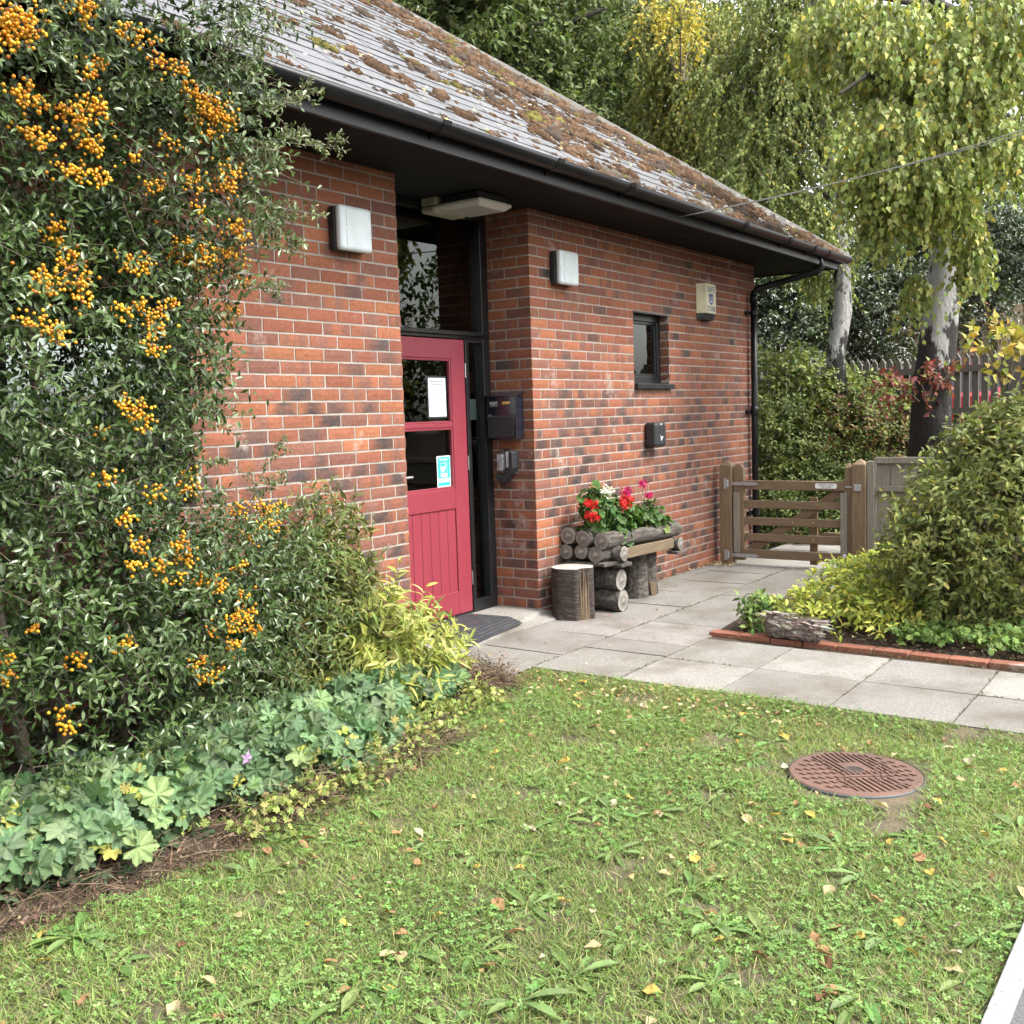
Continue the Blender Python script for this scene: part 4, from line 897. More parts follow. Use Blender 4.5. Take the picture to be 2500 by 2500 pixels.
b = MB(); b.box(GX-.045, GX-.033, -1.45, -1.31, .700, .714); b.box(GX-.078, GX-.066, -1.46, -1.40, .675, .735); b.tube([(GX-.05, -1.395, .66), (GX-.05, -1.395, .745)], .009, 8); b.build('latch', 'galv', gt)
for y, z in ((-1.05, .525), (-.80, .36), (-1.0, .36), (-.57, .20), (-1.0, .20)):
    b = MB(); b.lathe([(.0, GX-.028), (.009, GX-.027), (.011, GX-.0225)], (0, y, z), 10, 'x'); b.build('bolt', 'brass', gt)
b = MB(); cs = [(-1.228, .700), (-1.228, .726), (-1.218, .736), (-1.034, .736), (-1.024, .726), (-1.024, .700), (-1.034, .689), (-1.218, .689)]
b.add([(GX-.0355, y, z) for y, z in cs]+[(GX-.0325, y, z) for y, z in cs], [tuple(range(8)), tuple(range(15, 7, -1))]+[(i, 8+i, 8+(i+1) % 8, (i+1) % 8) for i in range(8)]); sgn = b.build('gate_sign', 'white_ink', gt); sgn['label'] = 'white plate reading PLEASE CLOSE THE GATE'
text('lettering', 'PLEASE CLOSE', .0215, 'ink', sgn, (GX-.0360, -1.126, .7225), (0, -1, 0), (0, 0, 1)); text('lettering', 'THE GATE', .0215, 'ink', sgn, (GX-.0360, -1.126, .7015), (0, -1, 0), (0, 0, 1))
# weathered close-board fence right of the gate
fn = empty('board_fence', (4.7, -2.6, GZ), 'pale weathered board fence right of the gate behind the shrub', 'fence')
b = MB(); b.box(4.62, 4.70, -1.567, -1.504, -.2, .945); b.build('post', 'wood_grey', fn, bevel=.004)
for k_ in range(22):
    y = -1.575-k_*.132; b = MB(); b.box(4.665, 4.685+.004*(k_ % 2), y-.126, y, .26, .93); b.build('board', 'wood_grey', fn, bevel=.002)
for z0, z1 in ((.925, .98), (.67, .72), (.225, .275)):
    b = MB(); b.box(4.63, 4.66, -4.5, -1.5675, z0, z1); b.build('rail', 'wood_grey', fn, bevel=.003)

# ------------------------------------------------------------------ manhole cover
mh = empty('manhole_cover', (-.665, -3.01, -.09), 'round rusty brown ribbed manhole cover set in the lawn', 'manhole cover')
mc = np.array([-.665, -3.01]); mr = .272; mz0 = -.090
b = MB(); b.lathe([(mr+.007, mz0-.1), (mr+.007, mz0-.006), (mr+.004, mz0-.003), (mr+.004, mz0-.03)], (mc[0], mc[1], 0), 48); b.build('frame', 'grey_ring', mh, smooth=False)
b = MB(); b.lathe([(0.0001, mz0), (mr-.006, mz0), (mr, mz0-.004), (mr, mz0-.06)], (mc[0], mc[1], 0), 48); b.build('cover', 'rust', mh)
ra = nrm(np.array([.577, -.817])); rb = np.array([.817, .577])      # across / along the view
def mpt(u, v): return mc+ra*u*mr+rb*v*mr
b = MB()
def ridge(u0, v0, u1, v1, w_=.010, h=.006):
    p, q = mpt(u0, v0), mpt(u1, v1); b.bar((p[0], p[1], mz0+h/2), (q[0], q[1], mz0+h/2), w_, h)
for i in range(11):                                                     # ribbed band far side
    u = -.42+i*.085
    ridge(u-.02, .88-abs(u)*.25, u+.22, -.12) if not (3 <= i <= 6) else (ridge(u-.02, .92, u+.06, .45), ridge(u+.17, .02, u+.22, -.12))
for i in range(9): u = -.28+i*.095; ridge(u-.07, -.28, u+.07, -.88+abs(u)*.25)
ridge(-.30, -.20, .55, -.20, .012)
for i in range(7):
    for j in range(6):
        for sgx in (-1, 1):
            u = sgx*.52+(j-2.5)*.12; v = -.62+i*.2
            if u*u+v*v > .80 or abs(u) < .33-(.12 if v < 0 else 0): continue
            ridge(u-.05, v+.03, u-.02, v+.035, .007); ridge(u-.02, v+.035, u+.015, v-.03, .007); ridge(u+.015, v-.03, u+.05, v-.025, .007)
b.build('ribs', 'rust', mh, bevel=.0015)
b = MB(); b.lathe([(0.0001, mz0+.004), (.038, mz0+.004), (.042, mz0+.007), (.046, mz0+.001)], (mc[0]+.01, mc[1]+.01, 0), 20); b.build('lifting_hole', 'rust_dark', mh)

# ------------------------------------------------------------------ right bed: brick edging, rotten log
eg = empty('brick_edging', (1.42, -2.3, GZ), 'row of red bricks edging the planted bed along the path', 'edging')
ea, eb = np.array([1.470, -1.37]), np.array([1.335, -4.4]); el = np.linalg.norm(eb-ea); ed = (eb-ea)/el; en = np.array([-ed[1], ed[0]])
k_ = 0; s_ = 0.
while s_ < el-.2:
    L = .215; c = ea+ed*(s_+L/2)+en*.05+en*(rnd()-.5)*.008; g_ = (rnd()-.5)*.03; dd = nrm(ed+en*g_); nn_ = np.array([-dd[1], dd[0]])
    b = MB(); b.obox((c[0], c[1], GZ-.012+(rnd()-.5)*.006), (*dd*L/2*.985, (rnd()-.5)*.004), (*nn_*.05, 0), (0, 0, .034)); cc = np.array((.25, .105, .068))*(.85+.3*rnd()); b.c = [tuple(cc*(1+.15*(rnd()-.5))) for _ in b.v]
    b.build('brick', 'brick', eg, bevel=.004); s_ += .222
# bed soil
def bedsoil():
    xs = np.linspace(1.45, 4.62, 40); ys = np.linspace(-6, -1.38, 50); X, Y = np.meshgrid(xs, ys); Pp = np.stack([X.ravel(), Y.ravel(), 0*X.ravel()], 1)
    Z = GZ-.01+.06*np.clip((X.ravel()-1.5)/.6, 0, 1)+.02*lf(Pp, 5)+.012*lf(Pp, 13, 2); V = np.stack([X.ravel(), Y.ravel(), Z], 1)
    F = [(j*40+i, j*40+i+1, (j+1)*40+i+1, (j+1)*40+i) for j in range(49) for i in range(39)]; tag(obj('right_bed_soil', npmesh('right_bed_soil', V, F, smooth=True), 'soil'), kind='structure')
    xs = np.linspace(-7, .14, 60); V = []
    for u in np.linspace(0, 1, 16):
        for x in xs: y = bed_y(x)*(1-u)+(.02)*u; V.append((x, y-.02*(u == 0), -.085+.09*math.sin(min(u*2.2, 1)*1.57)+.02*math.sin(x*9+u*7)+.012*math.sin(x*23-u*15)-(.05 if u == 0 else 0)))
    V = [v for v in V]; F = [(j*60+i, j*60+i+1, (j+1)*60+i+1, (j+1)*60+i) for j in range(15) for i in range(59) if not V[j*60+i][0] > -.24]
    tag(obj('left_bed_soil', npmesh('left_bed_soil', V, F, smooth=True), 'soil'), kind='structure')
bedsoil()
rl = empty('rotten_log', (1.72, -1.9, GZ), 'ragged rotten log lying at the corner of the planted bed', 'log')
def rotten():
    p, q = Pz(1868, 1530, .02)[:3], Pz(2003, 1555, .0)[:3]; ts = np.linspace(0, 1, 26); n = 26; V = []
    for i, t in enumerate(ts):
        c = p+(q-p)*t+np.array([0, 0, .02]); r = .078*(1-.35*abs(t-.45)**1.5)*(1 if 0 < i < 25 else .6)
        for j in range(n):
            a = 2*math.pi*j/n; rr = r*(1+.22*math.sin(5*a+t*3)*.5+.28*(rnd()-.5)+.12*math.sin(13*a)); V.append(c+np.array([.577, -.817, 0])*0+np.array([.85*math.cos(a)*rr, .5*math.cos(a)*rr, math.sin(a)*rr*.95]))
    F = [(i*n+j, i*n+(j+1) % n, (i+1)*n+(j+1) % n, (i+1)*n+j) for i in range(25) for j in range(n)]+[tuple(range(n-1, -1, -1)), tuple(range(25*n, 26*n))]
    me = bpy.data.meshes.new('trunk_wood'); me.from_pydata([tuple(v) for v in V], [], F); obj('trunk_wood', me, 'rot', rl)
    nn_ = 170; t = rnd(nn_); a = rng.uniform(-.3, 3.3, nn_); c = p+(q-p)*t[:, None]+np.array([0, 0, .02]); Dr = np.stack([-.817*np.cos(a), -.577*np.cos(a), np.sin(a)], 1)
    D = nrm((q-p)*(.8+.5*rnd((nn_, 1)))*np.sign(rng.normal(size=(nn_, 1))+.8)+.25*Dr); leafobj('flakes', [place(T_LANCE, c+Dr*.072, D, Dr+.4*unit(nn_), .05+.05*rnd(nn_), palette(nn_, [(.40, .36, .33), (.22, .16, .13), (.5, .46, .43)], [2, 2, 1]))], 'dry_leaf', rl)
rotten()

# ------------------------------------------------------------------ shrubs by the left wall
def firethorn():
    root = empty('firethorn', (-2.5, -.4, -.05), 'large firethorn with clusters of orange berries against the left wall', 'shrub')
    E = [(-2.75, -.62, 2.65, .75, .38, .65), (-2.15, -.62, 2.62, .50, .33, .55), (-2.40, -.88, 3.1, .55, .25, .45), (-3.1, -.75, 3.0, .6, .35, .7), (-2.7, -.5, 1.75, .7, .45, .6), (-2.3, -.45, 1.85, .32, .33, .5),
         (-2.75, -.55, .95, .65, .45, .6), (-2.25, -.5, .70, .5, .38, .5), (-1.80, -.48, .80, .33, .28, .32), (-1.75, -.42, .48, .35, .28, .35), (-2.7, -.55, .35, .7, .42, .4), (-3.35, -.7, 1.6, .6, .4, .9)]
    keep = lambda p: (p[:, 1] < -.03) & ~((p[:, 2] > 2.86) & (p[:, 1] > -.74)) & (p[:, 2] > .02) & ~((p[:, 2] > 1.05) & (p[:, 2] < 1.38) & (p[:, 0] > -2.12))
    st, G = shell(E, 3300, .80, 1.0, keep); dr = nrm(G*.75+unit(len(st))*.55+np.array([.15, 0, .10])); L = .10+.20*rnd(len(st))**1.5
    cl = lf(st, 2.4, 3.)
    P, D, Nn, ti, t = spray(st, dr, L, 13, .12, .95, (-.25, -.45, .75), .55)
    ok = keep(P); P, D, Nn, ti, t = P[ok], D[ok], Nn[ok], ti[ok], t[ok]
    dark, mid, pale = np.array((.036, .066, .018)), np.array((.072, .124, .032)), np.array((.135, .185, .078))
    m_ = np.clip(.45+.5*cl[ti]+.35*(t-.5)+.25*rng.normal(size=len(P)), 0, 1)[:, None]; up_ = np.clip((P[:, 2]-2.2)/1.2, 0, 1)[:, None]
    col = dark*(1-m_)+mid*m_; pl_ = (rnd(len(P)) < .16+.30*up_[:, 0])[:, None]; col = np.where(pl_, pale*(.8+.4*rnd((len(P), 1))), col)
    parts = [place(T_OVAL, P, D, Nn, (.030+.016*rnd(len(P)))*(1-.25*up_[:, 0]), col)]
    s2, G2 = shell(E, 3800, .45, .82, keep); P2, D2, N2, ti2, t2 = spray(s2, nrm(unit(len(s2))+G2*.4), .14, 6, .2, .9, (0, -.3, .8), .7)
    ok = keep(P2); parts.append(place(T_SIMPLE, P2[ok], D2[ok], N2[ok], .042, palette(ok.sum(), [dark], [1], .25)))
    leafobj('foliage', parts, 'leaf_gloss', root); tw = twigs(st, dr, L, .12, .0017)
    # bold sprigs reaching out to the right
    ss, dd, LL = [], [], []
    def sprig(x0, y0, x1, y1, Y, droop=0):
        a, e = Py(x0, y0, Y), Py(x1, y1, Y+.04); ss.append(a); dd.append(e-a); LL.append(np.linalg.norm(e-a)); L_ = LL[-1]
        for k in range(int(L_/.045)):
            s_ = .15+.8*rnd(); p = a+(e-a)*s_; q = nrm((e-a)*.6/L_+unit(1)[0]*.8); ss.append(p); dd.append(q); LL.append((.05+.08*rnd())*(1.2-s_*.7))
    for q in ((560, 340, 852, 348), (575, 305, 790, 200), (560, 420, 740, 315), (600, 540, 800, 512), (600, 610, 745, 590), (560, 560, 700, 500), (610, 700, 700, 690), (470, 120, 610, 20), (520, 160, 600, 40), (540, 220, 650, 110), (430, 90, 520, -10), (560, 260, 690, 240), (580, 380, 690, 400)): sprig(*q, -.80)
    for q in ((420, 860, 520, 830), (430, 1020, 530, 985), (455, 1130, 560, 1120), (610, 1220, 690, 1060), (640, 1260, 830, 1200), (600, 1240, 700, 1150), (640, 1350, 760, 1320)): sprig(*q, -.35)
    ss, dd, LL = np.array(ss), np.array(dd), np.array(LL)
    P, D, Nn, ti, t = spray(ss, dd, LL, 13, .05, 1.0, (-.3, -.4, .7), .6, .05); long = LL[ti] > .2
    P3, D3, N3, ti3, t3 = spray(ss[LL > .2], dd[LL > .2], LL[LL > .2], 40, .05, 1.0, (-.3, -.4, .7), .6, .1)
    P, D, Nn = np.concatenate([P[~long], P3]), np.concatenate([D[~long], D3]), np.concatenate([Nn[~long], N3])
    leafobj('sprig_leaves', [place(T_SIMPLE, P, D, Nn, .017+.014*rnd(len(P)), palette(len(P), [(.15, .185, .095), (.19, .22, .12), (.09, .125, .05), (.23, .25, .08)], [3, 2, 2, .6]))], 'leaf', root)
    t2_ = twigs(ss, dd, LL, .05, .0024); V = np.concatenate([tw[0], t2_[0]]); F = np.concatenate([tw[1], t2_[1]+len(tw[0])]); twigobj('twigs', (V, F), 'twig', root)
    b = MB()
    for x, y, z0, x1, z1, r in ((-2.6, -.3, -.1, -2.7, 2.6, .03), (-2.3, -.25, -.1, -2.2, 2.5, .025), (-2.8, -.4, -.1, -3.2, 2.6, .028), (-2.2, -.3, -.1, -1.75, .9, .018)): b.tube([(x, y, z0), ((x+x1)/2+.05, y, (z0+z1)/2), (x1, y-.1, z1)], [r, r*.8, r*.5], 8)
    b.build('stems', 'twig', root)
    # berries, each cluster hanging just outside the leaves
    bm = bmesh.new(); bmesh.ops.create_icosphere(bm, subdivisions=1, radius=1); bv = np.array([v.co[:] for v in bm.verts]); bf = np.array([[v.index for v in f.verts] for f in bm.faces]); bm.free()
    Ea = np.array(E)
    def front(x, y):
        d0 = _ray(x, y); best = None
        for e in Ea:
            o_ = (CAM-e[:3])/e[3:]; q = d0/e[3:]; A_ = q@q; B_ = 2*o_@q; C_ = o_@o_-1.0; dis = B_*B_-4*A_*C_
            if dis > 0:
                s_ = (-B_-math.sqrt(dis))/(2*A_)
                if best is None or s_ < best: best = s_
        if best is None: best = (-.45-CAM[1])/d0[1]
        return best
    cl_ = [(22, 40, 3), (45, 60, 3), (10, 75, 2), (150, 15, 2), (160, 40, 1.2), (240, 62, 1.4), (265, 75, 1.2), (300, 115, 1.6), (345, 140, 1.4), (360, 170, 1), (385, 195, 2.6), (405, 215, 3), (375, 220, 2), (430, 235, 2), (55, 180, 1.6), (35, 180, 1.2), (70, 205, 1), (125, 210, 1.8), (175, 215, 2), (180, 195, 1.2), (150, 225, 1.5), (180, 120, 1.2), (170, 140, 1), (60, 255, 1.6), (85, 268, 1.5), (165, 262, 1.8), (180, 280, 1.4), (320, 270, 1.4), (400, 262, 1.6), (130, 325, 1.8), (160, 330, 1.3), (190, 335, 1.6), (295, 350, 1.6), (365, 345, 2), (435, 330, 2), (430, 350, 1.8), (250, 300, .9), (380, 400, 1.1), (108, 430, 1.2), (100, 455, 1), (130, 480, 1.3), (360, 470, 3), (380, 485, 2.4), (340, 480, 2), (245, 505, 1.8), (270, 498, 1.6), (440, 430, 1.8), (455, 450, 1.6), (430, 480, 2), (450, 500, 1.5), (78, 520, 1.8), (88, 548, 1.8), (135, 505, 1.5), (145, 530, 2), (155, 560, 1.4), (385, 520, 1.5), (455, 530, 1.5), (55, 605, 1.4), (95, 620, 1.6), (108, 640, 1.6), (230, 590, 1.5), (270, 580, 1.2), (320, 575, 1.4), (295, 600, 1.6), (290, 630, 1.6), (290, 660, 1.4), (385, 570, .8), (435, 590, 1.4), (430, 605, 1), (245, 765, 1.8), (262, 780, 1.6), (265, 805, 1.4), (195, 815, .8), (200, 905, 1.4), (285, 935, 1.4), (350, 900, 1.6), (355, 925, 1.6), (360, 845, .8), (235, 985, 1.3), (450, 965, 1.8), (505, 960, 2), (530, 970, 1.8), (510, 995, 1.8), (475, 1010, 1.5), (335, 1030, 1.6), (350, 1055, 1.8), (262, 1030, 1.3), (300, 1068, 1.5), (255, 1068, 1.2), (395, 1100, 1.8), (415, 1110, 1.5), (375, 1105, .8), (450, 1075, 1.3), (330, 1100, 1), (460, 1125, 1.3), (445, 1165, 1.6), (470, 1160, 1.4), (440, 1185, 1.8), (478, 1188, 1.6), (440, 1220, 1.4), (400, 1190, 1), (375, 1255, 1.6), (390, 1280, 1.8), (420, 1265, .8), (230, 1222, 1.6), (150, 1250, 1.6), (8, 1245, 1.3), (60, 1190, .8), (120, 1345, 1.1), (128, 1375, 1.2), (10, 1280, 1)]
    parts = []; stems = []
    for x, y, s_ in cl_:
        x, y = x*1.294, y*1.294; c = CAM+_ray(x, y)*(front(x, y)-.05); n = int(13*s_**1.55)+3; R = .0160*s_**.75
        q = rng.normal(size=(n, 3))*np.array([1.2, .8, .85])*R; q[:, 2] += .25*np.abs(q[:, 0]); Pq = c+q; rr = .0060+.0022*rnd(n); col = palette(n, [(.66, .31, .012), (.60, .24, .010), (.74, .42, .03), (.42, .13, .01)], [3, 2, 1.5, .5], .12)
        V = (bv[None]*rr[:, None, None]+Pq[:, None]).reshape(-1, 3); F = (bf[None]+(np.arange(n)*len(bv))[:, None, None]).reshape(-1, 3); parts.append((V, F, np.repeat(col, len(bv), 0)))
    V, F, C = merge(parts); obj('berries', npmesh('berries', V, F, C, smooth=True), 'berry', root, 'stuff')
firethorn()

def bush(name, label, cat, E, n, nl, tpl, size, cols, wts, L=(.1, .2), droop=.2, up=.3, mt='leaf', inner=.4, keep=None, lo=.7, ang=.9, loc=None, group=None, ph=0., stem='twig', nb=(-.2, -.4, .8), dark=.55, sizevar=.35, twig=True):
    E = np.array(E, float); c = E[:, :3].mean(0); zb = (E[:, 2]-E[:, 5]).min()
    root = empty(name, loc if loc is not None else (c[0], c[1], zb), label, cat, group)
    st, G = shell(E, n, lo, 1., keep); dr = nrm(G*.7+unit(len(st))*.5+np.array([0, 0, up])); Ls = L[0]+(L[1]-L[0])*rnd(len(st))
    P, D, Nn, ti, t = spray(st, dr, Ls, nl, droop, ang, nb, .5)
    k_ = np.clip(.5+.55*lf(st, 2.2/max(E[:, 3].mean(), .2)*.5, ph), 0, 1)[ti][:, None]
    col = palette(len(P), cols, wts, .15)*(.72+.5*k_)
    parts = [place(tpl, P, D, Nn, size*(1-sizevar/2+sizevar*rnd(len(P))), col)]
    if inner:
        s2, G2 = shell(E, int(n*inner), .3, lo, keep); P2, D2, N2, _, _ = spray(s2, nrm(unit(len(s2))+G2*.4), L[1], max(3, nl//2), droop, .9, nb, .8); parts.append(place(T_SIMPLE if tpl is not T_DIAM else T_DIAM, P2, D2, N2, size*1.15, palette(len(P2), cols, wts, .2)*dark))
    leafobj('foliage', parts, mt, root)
    if twig: twigobj('twigs', twigs(st, dr, Ls, droop, .0016), stem, root)
    b = MB()
    for e in E[:6]: b.tube([(c[0]+(e[0]-c[0])*.2, c[1]+(e[1]-c[1])*.2, zb-.05), (e[0]*.5+c[0]*.5, e[1]*.5+c[1]*.5, (zb+e[2])/2), e[:3]], [.012, .009, .005], 6)
    b.build('stems', stem, root); return root
kw = lambda p: (p[:, 1] < -.03)
bush('narrow_leaved_shrub', 'tall olive green narrow leaved shrub beside the firethorn by the wall', 'shrub', [(-1.25, -.36, .40, .32, .24, .40), (-.98, -.28, .70, .15, .14, .34), (-1.45, -.42, .28, .28, .24, .30), (-1.05, -.32, .35, .22, .18, .3)], 520, 13, T_LANCE, .062, [(.14, .17, .042), (.10, .13, .034), (.21, .225, .06), (.14, .10, .035)], [4, 3, 2, .5], (.10, .20), .1, .7, keep=kw)
bush('small_yew_bush', 'small dark feathery evergreen growing against the brick pier', 'shrub', [(-.78, -.16, .45, .12, .10, .28), (-.72, -.18, .25, .15, .12, .22)], 260, 22, T_LANCE, .022, [(.030, .058, .026), (.045, .075, .03)], [2, 1], (.10, .16), .1, .3, keep=kw)
bush('golden_leaved_shrub', 'bright yellow green arching shrub in front of the brick pier', 'shrub', [(-.92, -.58, .20, .22, .18, .22), (-.70, -.62, .10, .17, .16, .17), (-1.05, -.66, .05, .18, .15, .14)], 150, 12, T_LANCE, .084, [(.36, .39, .09), (.29, .33, .075), (.44, .45, .14), (.19, .23, .06)], [4, 3, 2, 1], (.14, .30), .25, .6, nb=(-.3, -.3, .8), dark=.6)
def long_sprays():
    ss = [(-.72, -.5, .15), (-.62, -.55, .12), (-.5, -.6, .06), (-.45, -.62, .1), (-.6, -.5, .2), (-.55, -.65, .1)]; ee = [(-.60, -.52, .70), (-.42, -.55, .52), (-.22, -.62, .30), (-.15, -.66, .18), (-.33, -.56, .42), (-.25, -.7, .1)]
    root = [o for o in bpy.data.objects if o.name == 'golden_leaved_shrub'][0]
    ss, ee = np.array(ss)-np.array([.10, 0, 0]), np.array(ee)-np.array([.10, 0, 0]); L = np.linalg.norm(ee-ss, axis=1); P, D, Nn, ti, t = spray(ss, ee-ss, L, 26, .05, .85, (-.3, -.4, .7), .4, .2)
    leafobj('long_shoot_leaves', [place(T_LANCE, P, D, Nn, .062+.025*rnd(len(P)), palette(len(P), [(.38, .40, .09), (.30, .34, .07), (.46, .45, .14)], [3, 3, 2]))], 'leaf', root); twigobj('long_shoots', twigs(ss, ee-ss, L, .05, .0035), 'twig', root)
long_sprays()

# cranesbill ground cover: every larger leaf its own piece
def palmate():
    V = [(0, 0, -.03)]; lob = 7
    for i in range(lob):
        a0 = -2.5+5.0*i/(lob-1); sc_ = 1-.22*abs(i-3)/3
        for da, r in ((-.40, .40), (-.26, .49), (-.13, .50), (0, .57), (.13, .50), (.26, .49)): V.append((r*sc_*math.sin(a0+da), r*sc_*math.cos(a0+da), (.05 if abs(da) > .25 else .0)-.22*(r*sc_)**2))
    n = len(V)-1
    return np.array(V, np.float32), np.array([(0, j+1, j) for j in range(1, n)], np.int32)
T_PALM = palmate()
def cranesbill():
    root = empty('cranesbill', (-2.2, -.8, -.03), 'low spreading cranesbill with lobed blue green leaves along the lawn edge', 'ground cover')
    n = 1500; x = rng.uniform(-4.0, -.62, n); u = rnd(n)*.80; y = bed_y(x)+.0+u*.78*np.interp(x, [-4, -1.6, -.8, -.5], [1.05, 1.0, .75, .5]); prof = np.sqrt(np.clip(u/.42, 0, 1)); z = -.075+.235*prof+.03*lf(np.stack([x, y, 0*x], 1), 4)+.02*rng.normal(size=n); z *= np.interp(x, [-4, -1.2, -.6], [1.1, 1.0, .7])
    ok = (u > .03+.10*(lf(np.stack([x, y*0, 0*x], 1), 3.) > .1)); x, y, z, u = x[ok], y[ok], z[ok], u[ok]; n = len(x)
    P = np.stack([x, y, z], 1); fr = np.clip(1-u/.4, 0, 1)[:, None]
    Nn = nrm(np.array([-.28, -.38, .85])+fr*np.array([-.2, -.6, -.15])+rng.normal(size=(n, 3))*.26); D = nrm(unit(n)*.9+np.array([-.2, -.5, -.2]))
    yel = rnd(n) < .05+.10*fr[:, 0]; col = palette(n, [(.112, .180, .086), (.138, .212, .105), (.088, .145, .068), (.170, .245, .095)], [4, 3, 2, 1.2], .12); col[yel] = palette(yel.sum(), [(.30, .33, .07), (.34, .30, .09)], [2, 1])
    sz = .075+.065*rnd(n); sz[yel] *= .6; gr = np.array([1.25]+[1., .95, 1.05, 1.2, 1.05, .95]*7)
    order = np.argsort(np.linalg.norm(P-CAM, axis=1)-2*sz); pick = set(order[:300].tolist()); stuff = []
    for i in range(n):
        g = place(T_PALM, P[i:i+1], D[i:i+1], Nn[i:i+1], sz[i:i+1], col[i:i+1], gr)
        if i in pick: obj('leaf', npmesh('leaf', g[0], g[1], np.clip(g[2], .005, 1)), 'leaf_soft', root)
        else: stuff.append(g)
    m2 = 900; x = rng.uniform(-4, -.6, m2); u = .1+rnd(m2)*.65; y = bed_y(x)+u*.75; z = -.08+.15*np.sqrt(np.clip(u/.45, 0, 1))*rnd(m2); P2 = np.stack([x, y, z], 1)
    stuff.append(place(T_PALM, P2, unit(m2), np.array([0, -.3, 1])+.6*unit(m2), .085, palette(m2, [(.07, .115, .055)], [1]), gr)); leafobj('more_leaves', stuff, 'leaf_soft', root)
    c = Pd(604, 1851, 3.55); V = [place(T_SIMPLE, c[None], np.array([[math.cos(a), 0, math.sin(a)]]), np.array([[-.5, -.7, .3]]), np.array([.026]), np.array([(.45, .26, .50)])) for a in np.arange(5)*1.2566]; leafobj('flower', V, 'petal', root, None)
cranesbill()
def drystems(name, label, cx, cy, rx, ry, h, n, z0=-.09, lenr=(.08, .25)):
    a = rng.uniform(0, 6.28, n); r = np.sqrt(rnd(n)); x = cx+rx*r*np.cos(a); y = cy+ry*r*np.sin(a); z = z0+h*(1-r*r)*rnd(n)
    st = np.stack([x, y, z], 1); dr = nrm(unit(n)*np.array([1, 1, .35])+np.array([0, 0, .05])); L = lenr[0]+(lenr[1]-lenr[0])*rnd(n); V, F = twigs(st, dr, L, .25, .0017); col = np.repeat(palette(n, [(.17, .12, .08), (.11, .075, .052), (.26, .195, .13), (.07, .05, .037)], [3, 3, 2, 2]), 9, 0)
    tri = np.concatenate([F[:, [0, 1, 2]], F[:, [0, 2, 3]]]); P = st+dr*L[:, None]*.5; parts = [(V, tri, col), place(T_ELL, P, unit(n), unit(n)+np.array([0, 0, .6]), .010+.018*rnd(n)**2, palette(n, [(.15, .105, .07), (.09, .06, .045), (.22, .16, .10)], [3, 3, 1]))]
    o = leafobj(name, parts, 'straw', None); tag(o, label, 'dry stems', kind='stuff')
drystems('dry_stem_heap', 'mound of brown dead stems between the shrub and the path', -.42, -.74, .34, .22, .20, 1500)
drystems('dead_edge_stems', 'tangle of brown dead stems along the front of the cranesbill', -2.2, -1.20, 1.2, .16, .10, 2200)
drystems('dead_corner_stems', 'brown dead stems on bare soil at the left end of the lawn edge', -3.3, -1.10, .5, .18, .07, 900)
drystems('right_bed_litter', 'dry brown litter on the soil of the right bed', 1.75, -2.9, .28, 1.0, .02, 700, -.03, (.02, .08))
def pale_weeds():
    n = 240; x = rng.uniform(-2.6, -.5, n); y = bed_y(x)+rng.uniform(-.08, .16, n); st = np.stack([x, y, -.06+.06*rnd(n)], 1); dr = nrm(unit(n)*np.array([1, 1, .3])+np.array([.2, -.3, .35])); P, D, Nn, ti, t = spray(st, dr, .16, 6, .3, .9, (0, -.3, 1), .5)
    o = leafobj('trailing_weeds', [place(T_PALM, P, D, Nn, .022+.014*rnd(len(P)), palette(len(P), [(.28, .32, .09), (.20, .26, .07), (.34, .31, .12)], [3, 2, 1]))], 'leaf', None); tag(o, 'pale yellow green weeds trailing over the dead stems at the bed edge', 'weeds', kind='stuff')
pale_weeds()

# ------------------------------------------------------------------ lawn: grass, clover, plantains, fallen leaves
def in_lawn(x, y): return (x < .15) & (y > -3.82) & (y < bed_y(x)+.02) & (np.hypot(x-mc[0], y-mc[1]) > mr+.015)
def framed(P, m_=60):
    q = P-CAM; d_ = q@FW; x = 1250+FPX*(q@RT)/d_; y = 1250-FPX*(q@UP)/d_; return (x > -m_) & (x < 2500+m_) & (y < 2500+m_) & (d_ > 0)
def bare(x, y):
    P = np.stack([x, y, 0*x], 1); b_ = lf(P, 4.1, 1.3)*.55+lf(P, 9.3, 4.)*.6; k_ = np.exp(-((np.hypot(x-mc[0], y-mc[1])-mr)/.09)**2); e_ = np.exp(-(((x+1.1)/.22)**2+((y+3.35)/.12)**2))
    return np.clip((b_-.30)*3, 0, 1)*.85+.55*k_+.5*e_
def scatter_lawn(n):
    out = []
    while sum(len(o_) for o_ in out) < n:
        x = rng.uniform(-4.3, .16, 60000); y = rng.uniform(-3.83, -.75, 60000); ok = in_lawn(x, y); x, y = x[ok], y[ok]; P = np.stack([x, y, lawn_z(x, y)], 1); P = P[framed(P)]; out.append(P)
    return np.concatenate(out)[:n]
